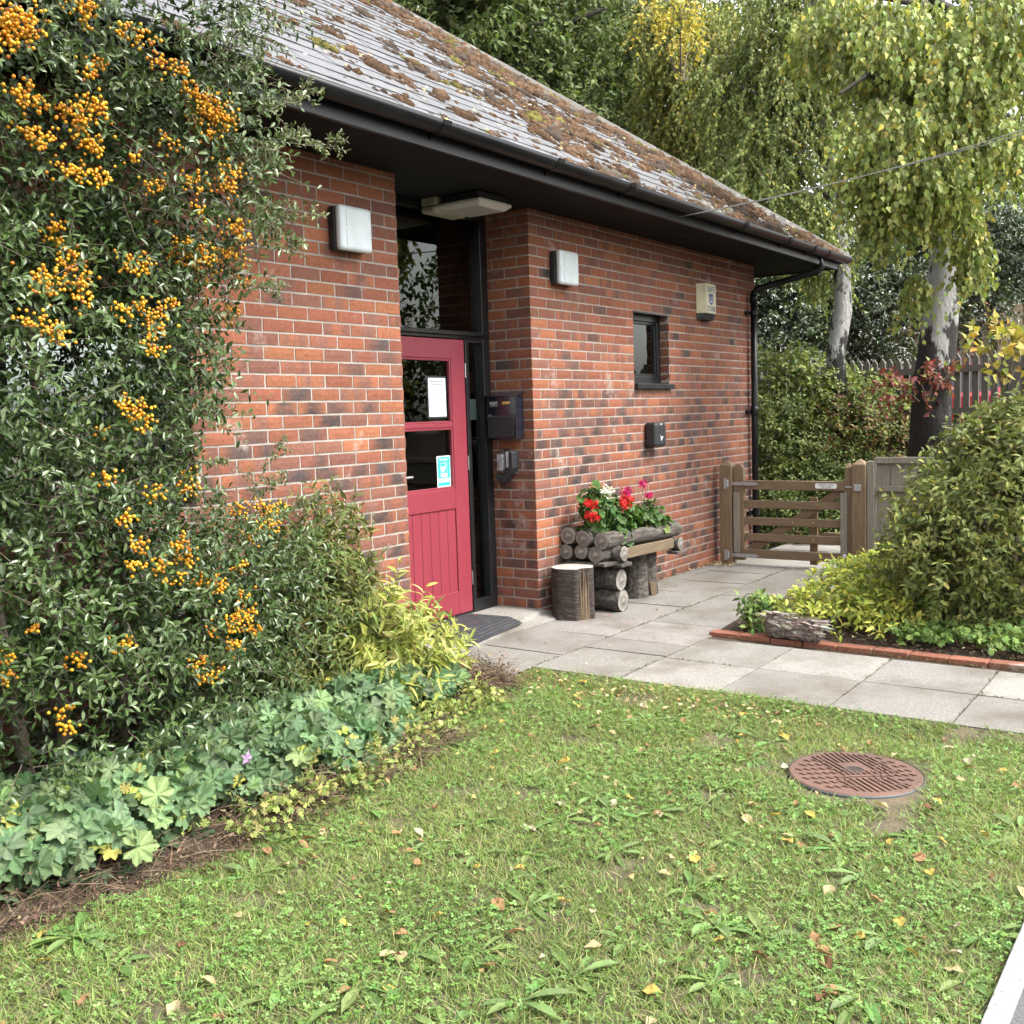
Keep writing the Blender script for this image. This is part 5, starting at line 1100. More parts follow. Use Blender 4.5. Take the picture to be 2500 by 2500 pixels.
def lawnstuff():
    P = scatter_lawn(140000); P = P[rnd(len(P)) > bare(P[:, 0], P[:, 1])]; n = len(P); pn = lf(P, 3.3)*.5+lf(P, 8., 2)*.5
    D = nrm(unit(n)*np.array([1, 1, .2])*.85+np.array([0, 0, .62])); Nn = nrm(unit(n)*.5+np.array([0, 0, 1.])+D*0); dry = rnd(n) < .17+.16*np.clip(pn, 0, 1)
    col = (1+.16*lf(P, 1.7, 3.)[:, None])*palette(n, [(.205, .290, .078), (.158, .238, .060), (.25, .315, .105)], [3, 3, 2], .15)*(1+.18*pn[:, None]); col[dry] = palette(dry.sum(), [(.34, .30, .15), (.27, .22, .12)], [2, 1])
    o = leafobj('grass', [place(T_BLADE, P, D, Nn, .026+.034*rnd(n)**1.6, col)], 'grass', None); tag(o, 'short mown grass covering the front lawn', 'grass', kind='stuff')
    V = []; F = []
    for k_ in range(3):
        a = k_*2.094; c_, s_ = math.cos(a), math.sin(a)
        for (u, v, z) in ((0, 0, 0), (-.28, .35, .05), (-.22, .62, .03), (0, .68, -.02), (.22, .62, .03), (.28, .35, .05)): V.append((u*c_-v*s_, u*s_+v*c_, z))
        F += [(k_*6, k_*6+i+1, k_*6+i) for i in range(1, 5)]
    T_CLO = (np.array(V, np.float32), np.array(F, np.int32))
    P = scatter_lawn(50000); d_ = lf(P, 2.7, 7.)*.6+lf(P, 6.1, 3.)*.5; P = P[(rnd(len(P)) < np.clip(.30+.75*d_, .04, .85)) & (rnd(len(P)) > bare(P[:, 0], P[:, 1]))][:11000]; n = len(P); P[:, 2] += .010+.020*rnd(n)
    o = leafobj('clover', [place(T_CLO, P, unit(n)*np.array([1, 1, .1]), np.array([0, 0, 1.])+.42*rng.normal(size=(n, 3)), .0105+.008*rnd(n), palette(n, [(.165, .29, .072), (.20, .32, .10), (.125, .23, .06)], [3, 2, 2]))], 'leaf', None); tag(o, 'clover and small round leaved weeds among the grass', 'clover', kind='stuff')
lawnstuff()
def joints():
    P = []
    for y in (-.16, -.80, -1.40): n = 130; P.append(np.stack([rng.uniform(.2, 4.5, n), y+.004*rng.normal(size=n), np.full(n, GZ-.004)], 1))
    for y in (-2.01, -2.62, -3.215): n = 26; P.append(np.stack([rng.uniform(.17, 1.33, n), y+.004*rng.normal(size=n), np.full(n, GZ-.004)], 1))
    n = 110; P.append(np.stack([.75+.006*rng.normal(size=n), rng.uniform(-3.8, -1.4, n), np.full(n, GZ-.004)], 1)); n = 240; P.append(np.stack([np.interp(rnd(n), [0, 1], [1.475, 1.345])-.012-.0*rnd(n), rng.uniform(-4.2, -1.4, n), np.full(n, GZ-.003)], 1)); P[-1][:, 0] = 1.470-.0445*(-1.37-P[-1][:, 1])-.010+.006*rng.normal(size=n)
    n = 200; P.append(np.stack([rng.uniform(1.6, 4.6, n), -.010-.012*rnd(n), np.full(n, GZ)], 1))
    P = np.concatenate(P); P = P[lf(P, 3.1, 2.) > -.15]; k_ = 5; P = np.repeat(P, k_, 0)+rng.normal(size=(len(P)*k_, 3))*np.array([.006, .004, 0]); n = len(P)
    o = leafobj('joint_weeds', [place(T_SIMPLE, P, nrm(unit(n)*np.array([1, 1, .3])+np.array([0, 0, .5])), unit(n)+np.array([0, 0, 1.]), .006+.014*rnd(n)**3, palette(n, [(.09, .10, .035), (.12, .16, .045), (.10, .075, .04), (.20, .17, .09)], [3, 2, 3, 1]))], 'leaf', None); tag(o, 'specks of moss and tiny weeds in the paving joints', 'weeds', kind='stuff')
joints()
def zone(p):
    x, y = p[0], p[1]
    if np.hypot(x-mc[0], y-mc[1]) < .55: return 'close to the manhole cover'
    if x > -.35: return 'near the paved path'
    if y > bed_y(np.array([x]))[0]-.35: return 'close to the planted bed'
    if x < -2.2: return 'in the right foreground by the kerb' if y < -3.0 else 'in the left foreground' if y > -2.2 else 'in the centre foreground'
    return 'in the middle of the lawn' if y > -2.6 else 'between the manhole cover and the kerb'
def plantains():
    T = leaf_tpl([(0, .03), (.25, .05), (.5, .115), (.75, .11), (1, 0)], .35, .30); meshes = []
    for v in range(5):
        n = 8+v; a = np.arange(n)*2.4+rnd(n)*.4; el_ = .05+.35*rnd(n); D = np.stack([np.cos(a)*np.cos(el_), np.sin(a)*np.cos(el_), np.sin(el_)], 1); Nn = np.stack([-np.cos(a)*np.sin(el_), -np.sin(a)*np.sin(el_), np.cos(el_)], 1)+.2*unit(n)
        V, F, C = place(T, D*.006, D, Nn, .060+.04*rnd(n), palette(n, [(.135, .22, .065), (.165, .25, .085), (.115, .185, .055)], [3, 2, 2], .1)); me = npmesh('plantain_weed', V, F, C); me.materials.append(M['leaf']); meshes.append(me)
    P = scatter_lawn(4000); w_ = .25+.75*np.clip(lf(P, 1.9, 5.), 0, 1)+.5*(P[:, 0] < -1.3)*(P[:, 1] < -2.2); P = P[(rnd(len(P)) < w_) & (P[:, 0] < -.3)]
    keep_ = []
    for p in P:
        if all(np.hypot(*(p-q)[:2]) > .17 for q in keep_) and np.hypot(*(p[:2]-mc)) > mr+.06: keep_.append(p)
        if len(keep_) >= 70: break
    for i, p in enumerate(keep_):
        o = bpy.data.objects.new('plantain_weed', meshes[i % 5]); COL.objects.link(o); o.location = p+np.array([0, 0, .004]); s_ = .95+.6*rnd(); o.scale = (s_, s_, s_); o.rotation_euler = (0, 0, 6.28*rnd()); tag(o, 'flat plantain rosette in the lawn '+zone(p), 'weed', 'plantain rosettes '+zone(p))
    e = Pz(180, 2290, -.09); o = bpy.data.objects.new('broad_leaved_weed', meshes[4]); COL.objects.link(o); o.location = e; o.scale = (1.7, 1.7, 1.7); tag(o, 'largest leafy weed rosette at the lower left lawn edge', 'weed')
plantains()
def fallen():
    shapes = {}
    kinds = [('yellow', (.42, .31, .08)), ('pale', (.40, .33, .18)), ('tan', (.29, .17, .085)), ('brown', (.16, .08, .045)), ('cream', (.44, .38, .26))]
    for nm, c in kinds:
        for tn, T in (('ovate', leaf_tpl([(0, 0), (.2, .25), (.5, .34), (.8, .18), (1, 0)], .45, .25)), ('oak', T_OAK)):
            TV, TF = T; V = TV.copy(); V[:, 1] -= .5; V[:, 2] += .05+.06*rng.normal(size=len(V)); C = np.array(c)*(1+.25*(rnd((len(V), 1))-.5)); me = npmesh('fallen_leaf', V, TF, C); me.materials.append(M['dry_leaf']); shapes[(nm, tn)] = me
    lab = {'yellow': 'small yellow fallen leaf lying on the lawn', 'pale': 'pale buff fallen leaf lying on the lawn', 'tan': 'tan brown fallen leaf lying on the lawn', 'brown': 'dark brown curled fallen leaf lying on the lawn', 'cream': 'cream coloured fallen leaf lying on the lawn'}
    P = scatter_lawn(190)
    for p in P:
        nm = ['yellow', 'pale', 'tan', 'brown', 'cream'][rng.choice(5, p=[.26, .26, .28, .10, .10])]; me = shapes[(nm, 'ovate' if rnd() < .7 else 'oak')]
        o = bpy.data.objects.new('fallen_leaf', me); COL.objects.link(o); o.location = (p[0], p[1], p[2]+.022); s_ = .032+.032*rnd(); o.scale = (s_, s_, s_); o.rotation_euler = ((rnd()-.5)*.9, (rnd()-.5)*.9, 6.28*rnd()); tag(o, lab[nm]+' '+zone(p), 'leaf', nm+' fallen leaves '+zone(p))
    # finer litter along the path edge, wall foot and bed
    Q = []
    n = 330; Q.append(np.stack([rng.uniform(-.25, .14, n), rng.uniform(-2.6, -.86, n), np.full(n, -.065)], 1)); n = 150; Q.append(np.stack([rng.uniform(1.9, 4.6, n), -.012-.05*rnd(n)**2, np.full(n, GZ+.012)], 1)); n = 90; Q.append(np.stack([rng.uniform(4.35, 4.6, n), rng.uniform(-.3, -.02, n), np.full(n, GZ+.02)], 1))
    n = 200; Q.append(np.stack([rng.uniform(1.5, 2.3, n), rng.uniform(-4, -1.5, n), np.full(n, .0)], 1)); n = 40; Q.append(np.stack([rng.uniform(.2, 4.4, n), rng.uniform(-1.4, -.2, n), np.full(n, GZ+.008)], 1)); n = 250; s4 = scatter_lawn(n); s4[:, 2] += .015; Q.append(s4)
    P = np.concatenate(Q); n = len(P); o = leafobj('leaf_litter', [place(T_BIRCH, P, unit(n)*np.array([1, 1, .2]), np.array([0, 0, 1.])+.5*unit(n), .012+.018*rnd(n), palette(n, [(.46, .36, .16), (.36, .22, .10), (.50, .44, .28), (.20, .11, .06)], [3, 3, 2, 1]))], 'dry_leaf', None); tag(o, 'small dry leaves littered along the path edge and wall foot', 'leaf litter', kind='stuff')
fallen()

# ------------------------------------------------------------------ right bed planting
def right_bed():
    YG = [(.40, .42, .07), (.32, .37, .06), (.46, .44, .10), (.20, .27, .06)]
    def mound(name, label, n, x, y, h, size, tpl, cols, wts, L=.12, nl=6):
        root = empty(name, (float(x.mean()), float(y.mean()), GZ), label, 'ground cover'); st = np.stack([x, y, GZ+.03+h*rnd(len(x))**.6], 1); dr = nrm(unit(len(x))*.7+np.array([-.15, -.2, .7]))
        P, D, Nn, ti, t = spray(st, dr, L, nl, .2, .9, (-.2, -.3, 1), .4); leafobj('foliage', [place(tpl, P, D, Nn, size*(.7+.6*rnd(len(P))), palette(len(P), cols, wts)*(.8+.4*t[:, None]))], 'leaf', root); twigobj('stems', twigs(st, dr, L, .2, .0016), 'twig_green', root); return root
    n = 1500; t = rnd(n); x = 1.72+2.6*t+.12*rng.normal(size=n); y = -1.62-.35*rnd(n)-.75*rnd(n)*(1-.25*t)-.1*t; h = np.clip(.10+.20*np.sin(np.clip((x-1.6)/1.6, 0, 1)*2.2), .06, .35)*np.clip((-1.40-y)/.35, .3, 1)
    r = mound('golden_ground_cover', 'yellow green leafy ground cover filling the bed by the gate', n, x, y, h, .046, T_ELL, YG, [4, 4, 2, 2])
    fl = [Py(px_, py_, -2.05) for px_, py_ in ((2075, 1435), (2105, 1440), (2165, 1436), (2032, 1435), (2120, 1490), (2110, 1510), (2195, 1535), (2196, 1475), (2062, 1357))]
    for c in fl: leafobj('flower', [place(T_SIMPLE, c[None], np.array([[.577*math.cos(a), -.817*math.cos(a), math.sin(a)]]), np.array([[-.8, -.5, .3]]), np.array([.016]), np.array([(.62, .62, .82)])) for a in np.arange(5)*1.2566], 'petal', r, None)
    n = 330; mound('green_ground_cover', 'fresh green lobed ground cover in the front of the right bed', n, rng.uniform(1.58, 2.0, n), rng.uniform(-3.6, -2.55, n), .07+0*rnd(n), .045, T_PALM, [(.17, .27, .07), (.24, .33, .09), (.13, .21, .06)], [3, 2, 2], .08, 4)
    n = 60; mound('corner_weeds', 'dark green weeds at the path corner beside the rotten log', n, rng.uniform(1.6, 1.85, n), rng.uniform(-1.72, -1.5, n), .16+0*rnd(n), .05, T_ELL, [(.10, .17, .04), (.16, .22, .06)], [2, 1], .12, 6)
    H = [(2.50, -3.12, .70, .68, .52, .66), (2.15, -2.78, .46, .40, .34, .46), (3.0, -3.7, .92, .8, .6, .70), (2.85, -2.80, .55, .48, .40, .54), (2.75, -3.1, 1.02, .5, .4, .34)]
    bush('green_shrub', 'large bushy green shrub with oval leaves at the right of the bed', 'shrub', H, 2000, 11, T_ELL, .052, [(.175, .200, .055), (.135, .165, .046), (.235, .25, .072), (.105, .13, .038), (.31, .30, .08)], [4, 4, 2, 2, .7], (.14, .26), .15, .35, keep=lambda p: p[:, 2] > .02)
    # sword leaves
    ir = empty('iris', (2.0, -2.4, 0), 'pale green upright sword shaped iris leaves in the right bed', 'plant')
    for x0, y0, x1, y1, Y, w_ in ((2195, 1545, 2229, 1425, -2.42, .022), (2192, 1520, 2193, 1455, -2.40, .014), (2232, 1590, 2241, 1470, -2.50, .013), (1894, 1545, 1894, 1452, -1.66, .018)):
        a, e = Py(x0, y0, Y), Py(x1, y1, Y); b = MB(); ts = np.linspace(0, 1, 7); s_ = np.array([.577, -.817, 0]); vs = []
        for t_ in ts:
            c = a+(e-a)*t_+s_*.02*t_*t_; wd = w_*(1-t_**3)*.5+.0005; vs += [c-s_*wd, c+np.array([-.003, -.002, 0]), c+s_*wd]
        b.add(vs, [(i*3+j, i*3+j+1, i*3+j+4, i*3+j+3) for i in range(6) for j in range(2)]); b.c = [(.34, .42, .20)]*len(vs); b.build('leaf', 'leaf', ir)
    # hellebores: palmate leaves
    for k_, (px_, py_, Y, s_, lab, col) in enumerate(((2180, 1565, -2.45, .13, 'hellebore with fingered leaves beside the brick edging', (.15, .26, .08)), (2262, 1468, -2.62, .14, 'hellebore with fingered leaves at the foot of the green shrub', (.11, .19, .05)), (2395, 1500, -2.95, .14, 'dark hellebore under the middle of the green shrub', (.10, .17, .05)), (2480, 1520, -3.12, .20, 'hellebore with large bright ribbed leaves at the right edge', (.20, .34, .08)), (2410, 1568, -2.98, .085, 'small yellow leaved hellebore near the right end of the edging', (.42, .44, .08)))):
        c = Py(px_, py_, Y); hb = empty('hellebore', (c[0], c[1], GZ), lab, 'plant'); n = 7; a = np.linspace(0, 6.28, n, endpoint=False)+rnd()
        D = np.stack([np.cos(a), np.sin(a), .15+.25*rnd(n)], 1); T = leaf_tpl([(0, 0), (.25, .11), (.6, .15), (.85, .09), (1, 0)], .3, .5)
        for i in range(n):
            g = place(T, c[None], D[i:i+1], np.array([[0, -.1, 1.]])-.2*D[i:i+1], np.array([s_*(.85+.3*rnd())]), np.array([col])*(.85+.3*rnd())); obj('leaf', npmesh('leaf', *g), 'leaf', hb)
        b = MB(); b.tube([(c[0]+.02, c[1]+.02, -.05), c], .005, 6); b.build('stem', 'twig_green', hb)
    ds = empty('dried_flower_stem', (2.0, -3.1, 0), 'thin pale dried flower stem standing in front of the green shrub', 'plant')
    q = [Py(x, y, -2.98) for x, y in ((2460, 1640), (2455, 1560), (2450, 1470), (2452, 1415), (2462, 1370))]; b = MB(); b.tube(q, [.004, .0035, .003, .003, .002], 6); q2 = [Py(x, y, -2.98) for x, y in ((2457, 1380), (2447, 1345), (2445, 1318))]; b.tube([Py(2458, 1372, -2.98)]+q2, .002, 5); b.tube([Py(2462, 1370, -2.98), Py(2472, 1335, -2.98), Py(2476, 1310, -2.98)], .002, 5); b.build('stem', 'straw' if False else 'wood_grey', ds)
    for x, y in ((2453, 1473), (2452, 1440), (2455, 1525), (2459, 1572)): c = Py(x, y, -3.0); leafobj('seed_head', [place(T_SIMPLE, np.repeat(c[None], 6, 0), unit(6), unit(6), .013, palette(6, [(.6, .6, .55)], [1]))], 'petal', ds, None)
right_bed()

# ------------------------------------------------------------------ behind the gate: bank shrubs, fences, cars, house
def B(px_, py_, d_, rx, ry=None, rz=None): return (*Pd(px_, py_, d_), rx, ry or rx, rz or rx)
gk = lambda p: p[:, 2] > -.1
SH = [(.110, .150, .038), (.080, .118, .030), (.16, .19, .05), (.20, .21, .055)]
bush('bank_shrub', 'loose green shrub behind the downpipe at the building corner', 'shrub', [B(1905, 1100, 12.7, .38, .45, .55), B(1880, 1250, 12.3, .36, .4, .36), B(1965, 1190, 12.5, .36, .4, .45)], 750, 10, T_SIMPLE, .062, SH, [4, 3, 2, 1], (.15, .3), .2, .4, ph=1., keep=gk)
bush('bank_shrub', 'reddish tinged shrub above the middle of the gate', 'shrub', [B(2110, 1070, 12.6, .48, .45, .38), B(2180, 1110, 12.4, .42, .4, .38), B(2050, 1050, 12.9, .4, .4, .4)], 700, 10, T_SIMPLE, .060, [(.135, .165, .042), (.105, .13, .036), (.20, .070, .045), (.15, .075, .04), (.21, .22, .06)], [3, 3, 1.2, .8, 1.4], (.15, .3), .2, .4, ph=3., keep=gk)
bush('bank_shrub', 'dark green shrub seen through the bars of the gate', 'shrub', [B(1990, 1270, 12.0, .42, .35, .30), B(2090, 1270, 12.0, .40, .35, .30), B(1910, 1290, 12.0, .34, .35, .26), B(2060, 1190, 12.3, .5, .4, .36), B(2190, 1230, 12.0, .45, .4, .38)], 900, 10, T_SIMPLE, .060, [(.10, .145, .034), (.075, .11, .028), (.15, .19, .045)], [3, 3, 1], (.15, .3), .2, .3, ph=5., keep=gk)
bush('bramble', 'tangled green brambles in front of the picket fence', 'shrub', [B(1960, 970, 13.4, .5, .5, .42), B(2070, 1000, 13.2, .45, .5, .28), B(2190, 1020, 12.8, .4, .4, .22), B(1880, 960, 13.6, .42, .4, .5)], 700, 10, T_BIRCH, .064, [(.16, .205, .05), (.12, .16, .04), (.22, .25, .065)], [3, 3, 2], (.2, .45), .3, .5, ph=7., keep=gk)
bush('red_leaved_vine', 'red and green leaved vine in front of the dark birch trunk', 'vine', [B(2290, 915, 10.1, .10, .08, .09), B(2250, 940, 10.1, .12, .08, .08), B(2180, 950, 10.2, .18, .1, .08), B(2325, 905, 10.1, .07, .07, .05)], 60, 6, T_BIRCH, .060, [(.22, .05, .045), (.18, .06, .04), (.20, .24, .06)], [3, 2, 1], (.1, .2), .3, .3, inner=0, ph=2.)
bush('yellow_leaved_sapling', 'yellow leaved sapling branch at the right edge above the shrub', 'tree', [B(2450, 850, 8.2, .16, .1, .10), B(2490, 800, 8.2, .10, .1, .14), B(2400, 830, 8.2, .12, .08, .04), B(2490, 890, 8.2, .14, .1, .1)], 34, 6, T_BIRCH, .075, [(.42, .36, .07), (.30, .32, .07), (.46, .26, .06)], [3, 2, 1], (.12, .22), .25, .2, inner=0)
# picket fence
pf = empty('picket_fence', (8.6, 0, 1.15), 'weathered grey picket fence along the bank behind the gate', 'fence')
fa, fb = np.array([9.75, 2.3]), np.array([7.35, -3.6]); fl_ = np.linalg.norm(fb-fa); fd = (fb-fa)/fl_; fnn = np.array([-fd[1], fd[0]])
def ftop(s_): return 2.03+.03*math.sin(s_*1.3)
s_ = 0; i = 0
while s_ < fl_:
    c = fa+fd*s_; zt = ftop(s_)+.02*(rnd()-.5); w_ = .040; b = MB(); o3 = lambda w0, z, t0: (*(c+fd*w0+fnn*t0), z)
    prof = [(-w_, 1.0), (w_, 1.0), (w_, zt-.05), (0, zt+.012), (-w_, zt-.05)]
    b.add([o3(u, z, -.010) for u, z in prof]+[o3(u, z, .010) for u, z in prof], [tuple(range(5)), tuple(range(9, 4, -1))]+[(k, 5+k, 5+(k+1) % 5, (k+1) % 5) for k in range(5)]); b.build('picket', 'picket', pf); s_ += .118+.006*(rnd()-.5)
for s_ in (0.3, 2.3, 3.75, 4.85, 6.1):
    c = fa+fd*s_; b = MB(); b.obox((*c, 1.5), (*fd*.07, 0), (*fnn*.06, 0), (0, 0, .60)); b.build('post', 'picket', pf, bevel=.01)
for z in (1.35, 1.84):
    b = MB(); a0, a1 = fa-fnn*.035, fb-fnn*.035; b.bar((*a0, z), (*a1, z), .045, .075); b.build('rail', 'picket', pf)
def car(name, label, loc, ang, mt):
    t = empty(name, loc, label, 'car'); ca_, sa = math.cos(ang), math.sin(ang)
    def W(x, y, z): return (loc[0]+ca_*x-sa*y, loc[1]+sa*x+ca_*y, loc[2]+z)
    side = [(-2.0, .35), (-2.05, .6), (-1.95, .85), (-1.2, .95), (-.75, 1.38), (.75, 1.42), (1.45, .98), (2.0, .82), (2.08, .55), (2.0, .3)]
    wd = lambda z: .84 if z < 1.0 else .62
    b = MB(); k = len(side); b.add([W(x, -wd(z), z) for x, z in side]+[W(x, wd(z), z) for x, z in side], [tuple(range(k)), tuple(range(2*k-1, k-1, -1))]+[(i, k+i, k+(i+1) % k, (i+1) % k) for i in range(k)]); b.build('body', mt, t, bevel=.05, smooth=False)
    for sgn_ in (-1, 1):
        b = MB(); vs = [(-1.05, .99), (-.68, 1.33), (.70, 1.36), (1.28, 1.0)]; b.add([W(x, sgn_*(wd(1.1)+.025+.20*(1.38-z)/.4), z) for x, z in vs], [(0, 1, 2, 3)]); b.build('side_window', 'frame', t)
        for x in (-1.3, 1.3):
            b = MB(); p = np.array(W(x, sgn_*.70, .32)); q = np.array(W(x, sgn_*.87, .32)); b.tube([p, q], .32, 18); wh = b.build('wheel', 'rubber', t); b = MB(); b.tube([q, np.array(W(x, sgn_*.88, .32))], .2, 14); b.build('rim', 'chrome', wh)
        b = MB(); b.obox(W(2.04, sgn_*.62, .66), (.03*ca_, .03*sa, 0), (-sa*.14, ca_*.14, 0), (0, 0, .07)); b.build('headlight', 'white_plastic', t)
    b = MB(); b.add([W(1.40, -.58, 1.01), W(1.40, .58, 1.01), W(.82, .52, 1.40), W(.82, -.52, 1.40)], [(0, 1, 2, 3)]); b.build('windscreen', 'frame', t)
c1 = Pd(2330, 930, 16.2); car('parked_car', 'red car parked beyond the picket fence right of the trunk', (c1[0], c1[1], .60), R_(-70), 'car_red')
c2 = Pd(2110, 935, 17.5); car('parked_car', 'blue grey car parked beyond the picket fence left of the trunk', (c2[0], c2[1], .60), R_(-65), 'car_blue')
b = MB(); b.add([(11.2, -40, .61), (17, -40, .61), (17, 40, .61), (11.2, 40, .61)], [(0, 1, 2, 3)]); tag(b.build('upper_road', 'asphalt'), kind='structure')
# house beyond
hs_ = empty('far_house', Pd(2540, 760, 26), 'distant house with orange tiled roof at the right edge', 'house')
hc = Pd(2590, 740, 26); ax_ = np.array([.577, -.817, 0]); ay_ = np.array([.817, .577, 0]); up3 = np.array([0, 0, 1.])
def hp(u, v, z): return hc+ax_*u+ay_*v+up3*z
b = MB(); b.obox(hp(0, 3, -1.9), ax_*1.55, ay_*2.6, up3*1.6); b.build('wall', 'brick_far', hs_)
b = MB(); b.add([hp(-1.9, 0, -.35), hp(1.9, 0, -.35), hp(1.7, 3, .75), hp(-1.5, 3, .75), hp(-1.9, 6, -.35), hp(1.9, 6, -.35)], [(0, 1, 2, 3), (3, 2, 5, 4), (0, 3, 4), (1, 5, 2)]); b.build('roof', 'roof_tile', hs_)
b = MB(); b.bar(hp(-1.93, -.05, -.35), hp(-1.53, 2.95, .80), .12, .06); b.build('verge', 'white_plastic', hs_)
b = MB(); b.obox(hp(.2, .38, -1.5), ax_*.45, ay_*.03, up3*.45); wn_ = b.build('window', 'white_plastic', hs_); b = MB(); b.obox(hp(.2, .34, -1.5), ax_*.38, ay_*.02, up3*.38); b.build('pane', 'frame', wn_)
bf_ = empty('far_panel_fence', Pd(2460, 830, 19), 'brown panel fence in front of the distant house', 'fence')
p0 = Pd(2395, 748, 19); 
for k in range(14):
    c = p0+ax_*(k*.13+.065)+np.array([0, 0, -.55]); b = MB(); b.obox(c+ay_*.01*(k % 2), ax_*.062, ay_*.012, up3*.58); b.build('board', 'panel_far', bf_)
for k in (.32, 1.7): b = MB(); b.obox(p0+ax_*k-ay_*.05+np.array([0, 0, -.52]), ax_*.05, ay_*.05, up3*.62); b.build('post', 'panel_far', bf_)

# ------------------------------------------------------------------ trees
def tree(name, label, base, trunk, r0, r1, mt, limbs, E, n, nl, tpl, size, cols, wts, weep=0., L=(.25, .5), ph=0., lo=.55, group=None, inner=.3, dark=.5, leafmat='leaf', wlen=None, ups=.15, keep=None):
    root = empty(name, base, label, 'tree', group)
    b = MB(); k = len(trunk); b.tube(trunk, [r0+(r1-r0)*i/(k-1) for i in range(k)], 14, jit=.10); tr = b.build('trunk', mt, root, smooth=True)
    b = MB()
    for lp in limbs: b.tube([np.asarray(p) for p in lp[0]], [lp[1]*(1-.75*i/(len(lp[0])-1)) for i in range(len(lp[0]))], 7, jit=.1)
    if limbs: b.build('limbs', mt if mt != 'birch_bark' else 'bark', root, smooth=True)
    E = np.array(E, float); kp = keep or (lambda p: p[:, 2] > -.1)
    st, G = shell(E, n, lo, 1., kp)
    if weep: dr = nrm(unit(len(st))*.35+G*.15+np.array([0, 0, -1.])*weep); Ls = (wlen or L)[0]+((wlen or L)[1]-(wlen or L)[0])*rnd(len(st)); P, D, Nn, ti, t = spray(st, dr, Ls, nl, .15, .75, (-.7, -.5, .35), .6); D = nrm(D*.6+np.array([0, 0, -.55]))
    else: dr = nrm(G*.6+unit(len(st))*.6+np.array([0, 0, ups])); Ls = L[0]+(L[1]-L[0])*rnd(len(st)); P, D, Nn, ti, t = spray(st, dr, Ls, nl, .2, .95, (-.35, -.35, .8), .6)
    k_ = np.clip(.5+.6*lf(st, 1.5/max(E[:, 3].mean(), .3), ph), 0, 1)[ti][:, None]; col = palette(len(P), cols, wts, .14)*(.70+.55*k_)
    parts = [place(tpl, P, D, Nn, size*(.75+.5*rnd(len(P))), col)]
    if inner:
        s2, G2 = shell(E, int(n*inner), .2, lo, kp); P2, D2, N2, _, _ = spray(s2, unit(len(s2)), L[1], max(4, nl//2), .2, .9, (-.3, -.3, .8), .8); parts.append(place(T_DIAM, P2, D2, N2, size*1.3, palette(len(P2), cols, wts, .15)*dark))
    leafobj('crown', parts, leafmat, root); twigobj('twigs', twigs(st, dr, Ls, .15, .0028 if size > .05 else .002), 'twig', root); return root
BG = [(.245, .300, .080), (.19, .245, .066), (.31, .35, .095), (.52, .45, .08), (.38, .39, .09)]
# near weeping birch, right
tb = Pd(2270, 1010, 10.4); tz = [Pd(2268, 1120, 10.4), Pd(2275, 960, 10.4), Pd(2292, 800, 10.4), Pd(2310, 650, 10.4), Pd(2325, 480, 10.3), Pd(2350, 300, 10.2), Pd(2400, 60, 10), Pd(2450, -250, 10)]
tree('weeping_birch', 'weeping birch with rugged black and white trunk behind the gate', (tb[0], tb[1], .0), tz, .20, .11, 'birch_bark',
     [([Pd(2335, 420, 10.2), Pd(2420, 310, 9.8), Pd(2500, 200, 9.4)], .06), ([Pd(2340, 380, 10.2), Pd(2240, 240, 9.6), Pd(2120, 180, 9.0), Pd(2050, 230, 8.8)], .05), ([Pd(2390, 90, 10), Pd(2250, 10, 9.3), Pd(2080, -20, 9)], .06), ([Pd(2400, 60, 10), Pd(2280, 0, 9.2), Pd(2200, -60, 9)], .05)],
     [B(2210, 320, 9.0, .55, .5, .36), B(2150, 390, 9.0, .32, .4, .36), B(2270, 410, 9.0, .42, .4, .34), B(2330, 180, 9.0, .60, .5, .40), B(2450, 60, 9.0, .55, .5, .45), B(2200, 100, 9.2, .6, .5, .4), B(2480, 340, 8.2, .14, .2, .22), B(2390, 330, 9., .3, .3, .36), B(2060, 60, 9.6, .5, .5, .35), B(2372, 600, 9.4, .13, .15, .30), B(2238, 690, 9.5, .05, .10, .20), B(2170, 510, 9.2, .22, .25, .22), B(2330, 500, 9.6, .2, .2, .22)],
     2900, 9, T_BIRCH, .060, BG, [4, 3, 3, .5, 1], .75, ph=1., lo=.3, inner=0, wlen=(.12, .40))
# farther birch with pale trunk
tz = [Pd(2045, 1000, 13), Pd(2040, 860, 13), Pd(2058, 760, 13), Pd(2055, 640, 13), Pd(2030, 400, 13), Pd(1990, 150, 13), Pd(1960, -200, 13)]
tree('birch', 'birch with pale patchy trunk behind the eaves corner', (*Pd(2045, 1000, 13)[:2], 1.0), tz, .125, .075, 'birch_bark', [([Pd(2030, 400, 13), Pd(1900, 250, 13), Pd(1780, 200, 13)], .05), ([Pd(2000, 200, 13), Pd(2150, 50, 13), Pd(2250, 0, 13)], .05), ([Pd(2045, 500, 13), Pd(1950, 420, 13), Pd(1900, 430, 13)], .035)],
     [B(1950, 250, 13, .9, .7, .9), B(1850, 420, 13, .6, .6, .7), B(2050, 130, 13, .9, .7, .7), B(1980, 540, 13, .5, .5, .5), B(1800, 200, 13.4, .7, .6, .8), B(2000, 620, 13.2, .25, .3, .4), B(1930, 10, 13, .8, .7, .5)], 2100, 16, T_DIAM, .056, [(.19, .235, .062), (.145, .19, .05), (.245, .27, .072), (.45, .39, .07)], [4, 4, 2, .4], .42, ph=2., lo=.3, wlen=(.2, .6))
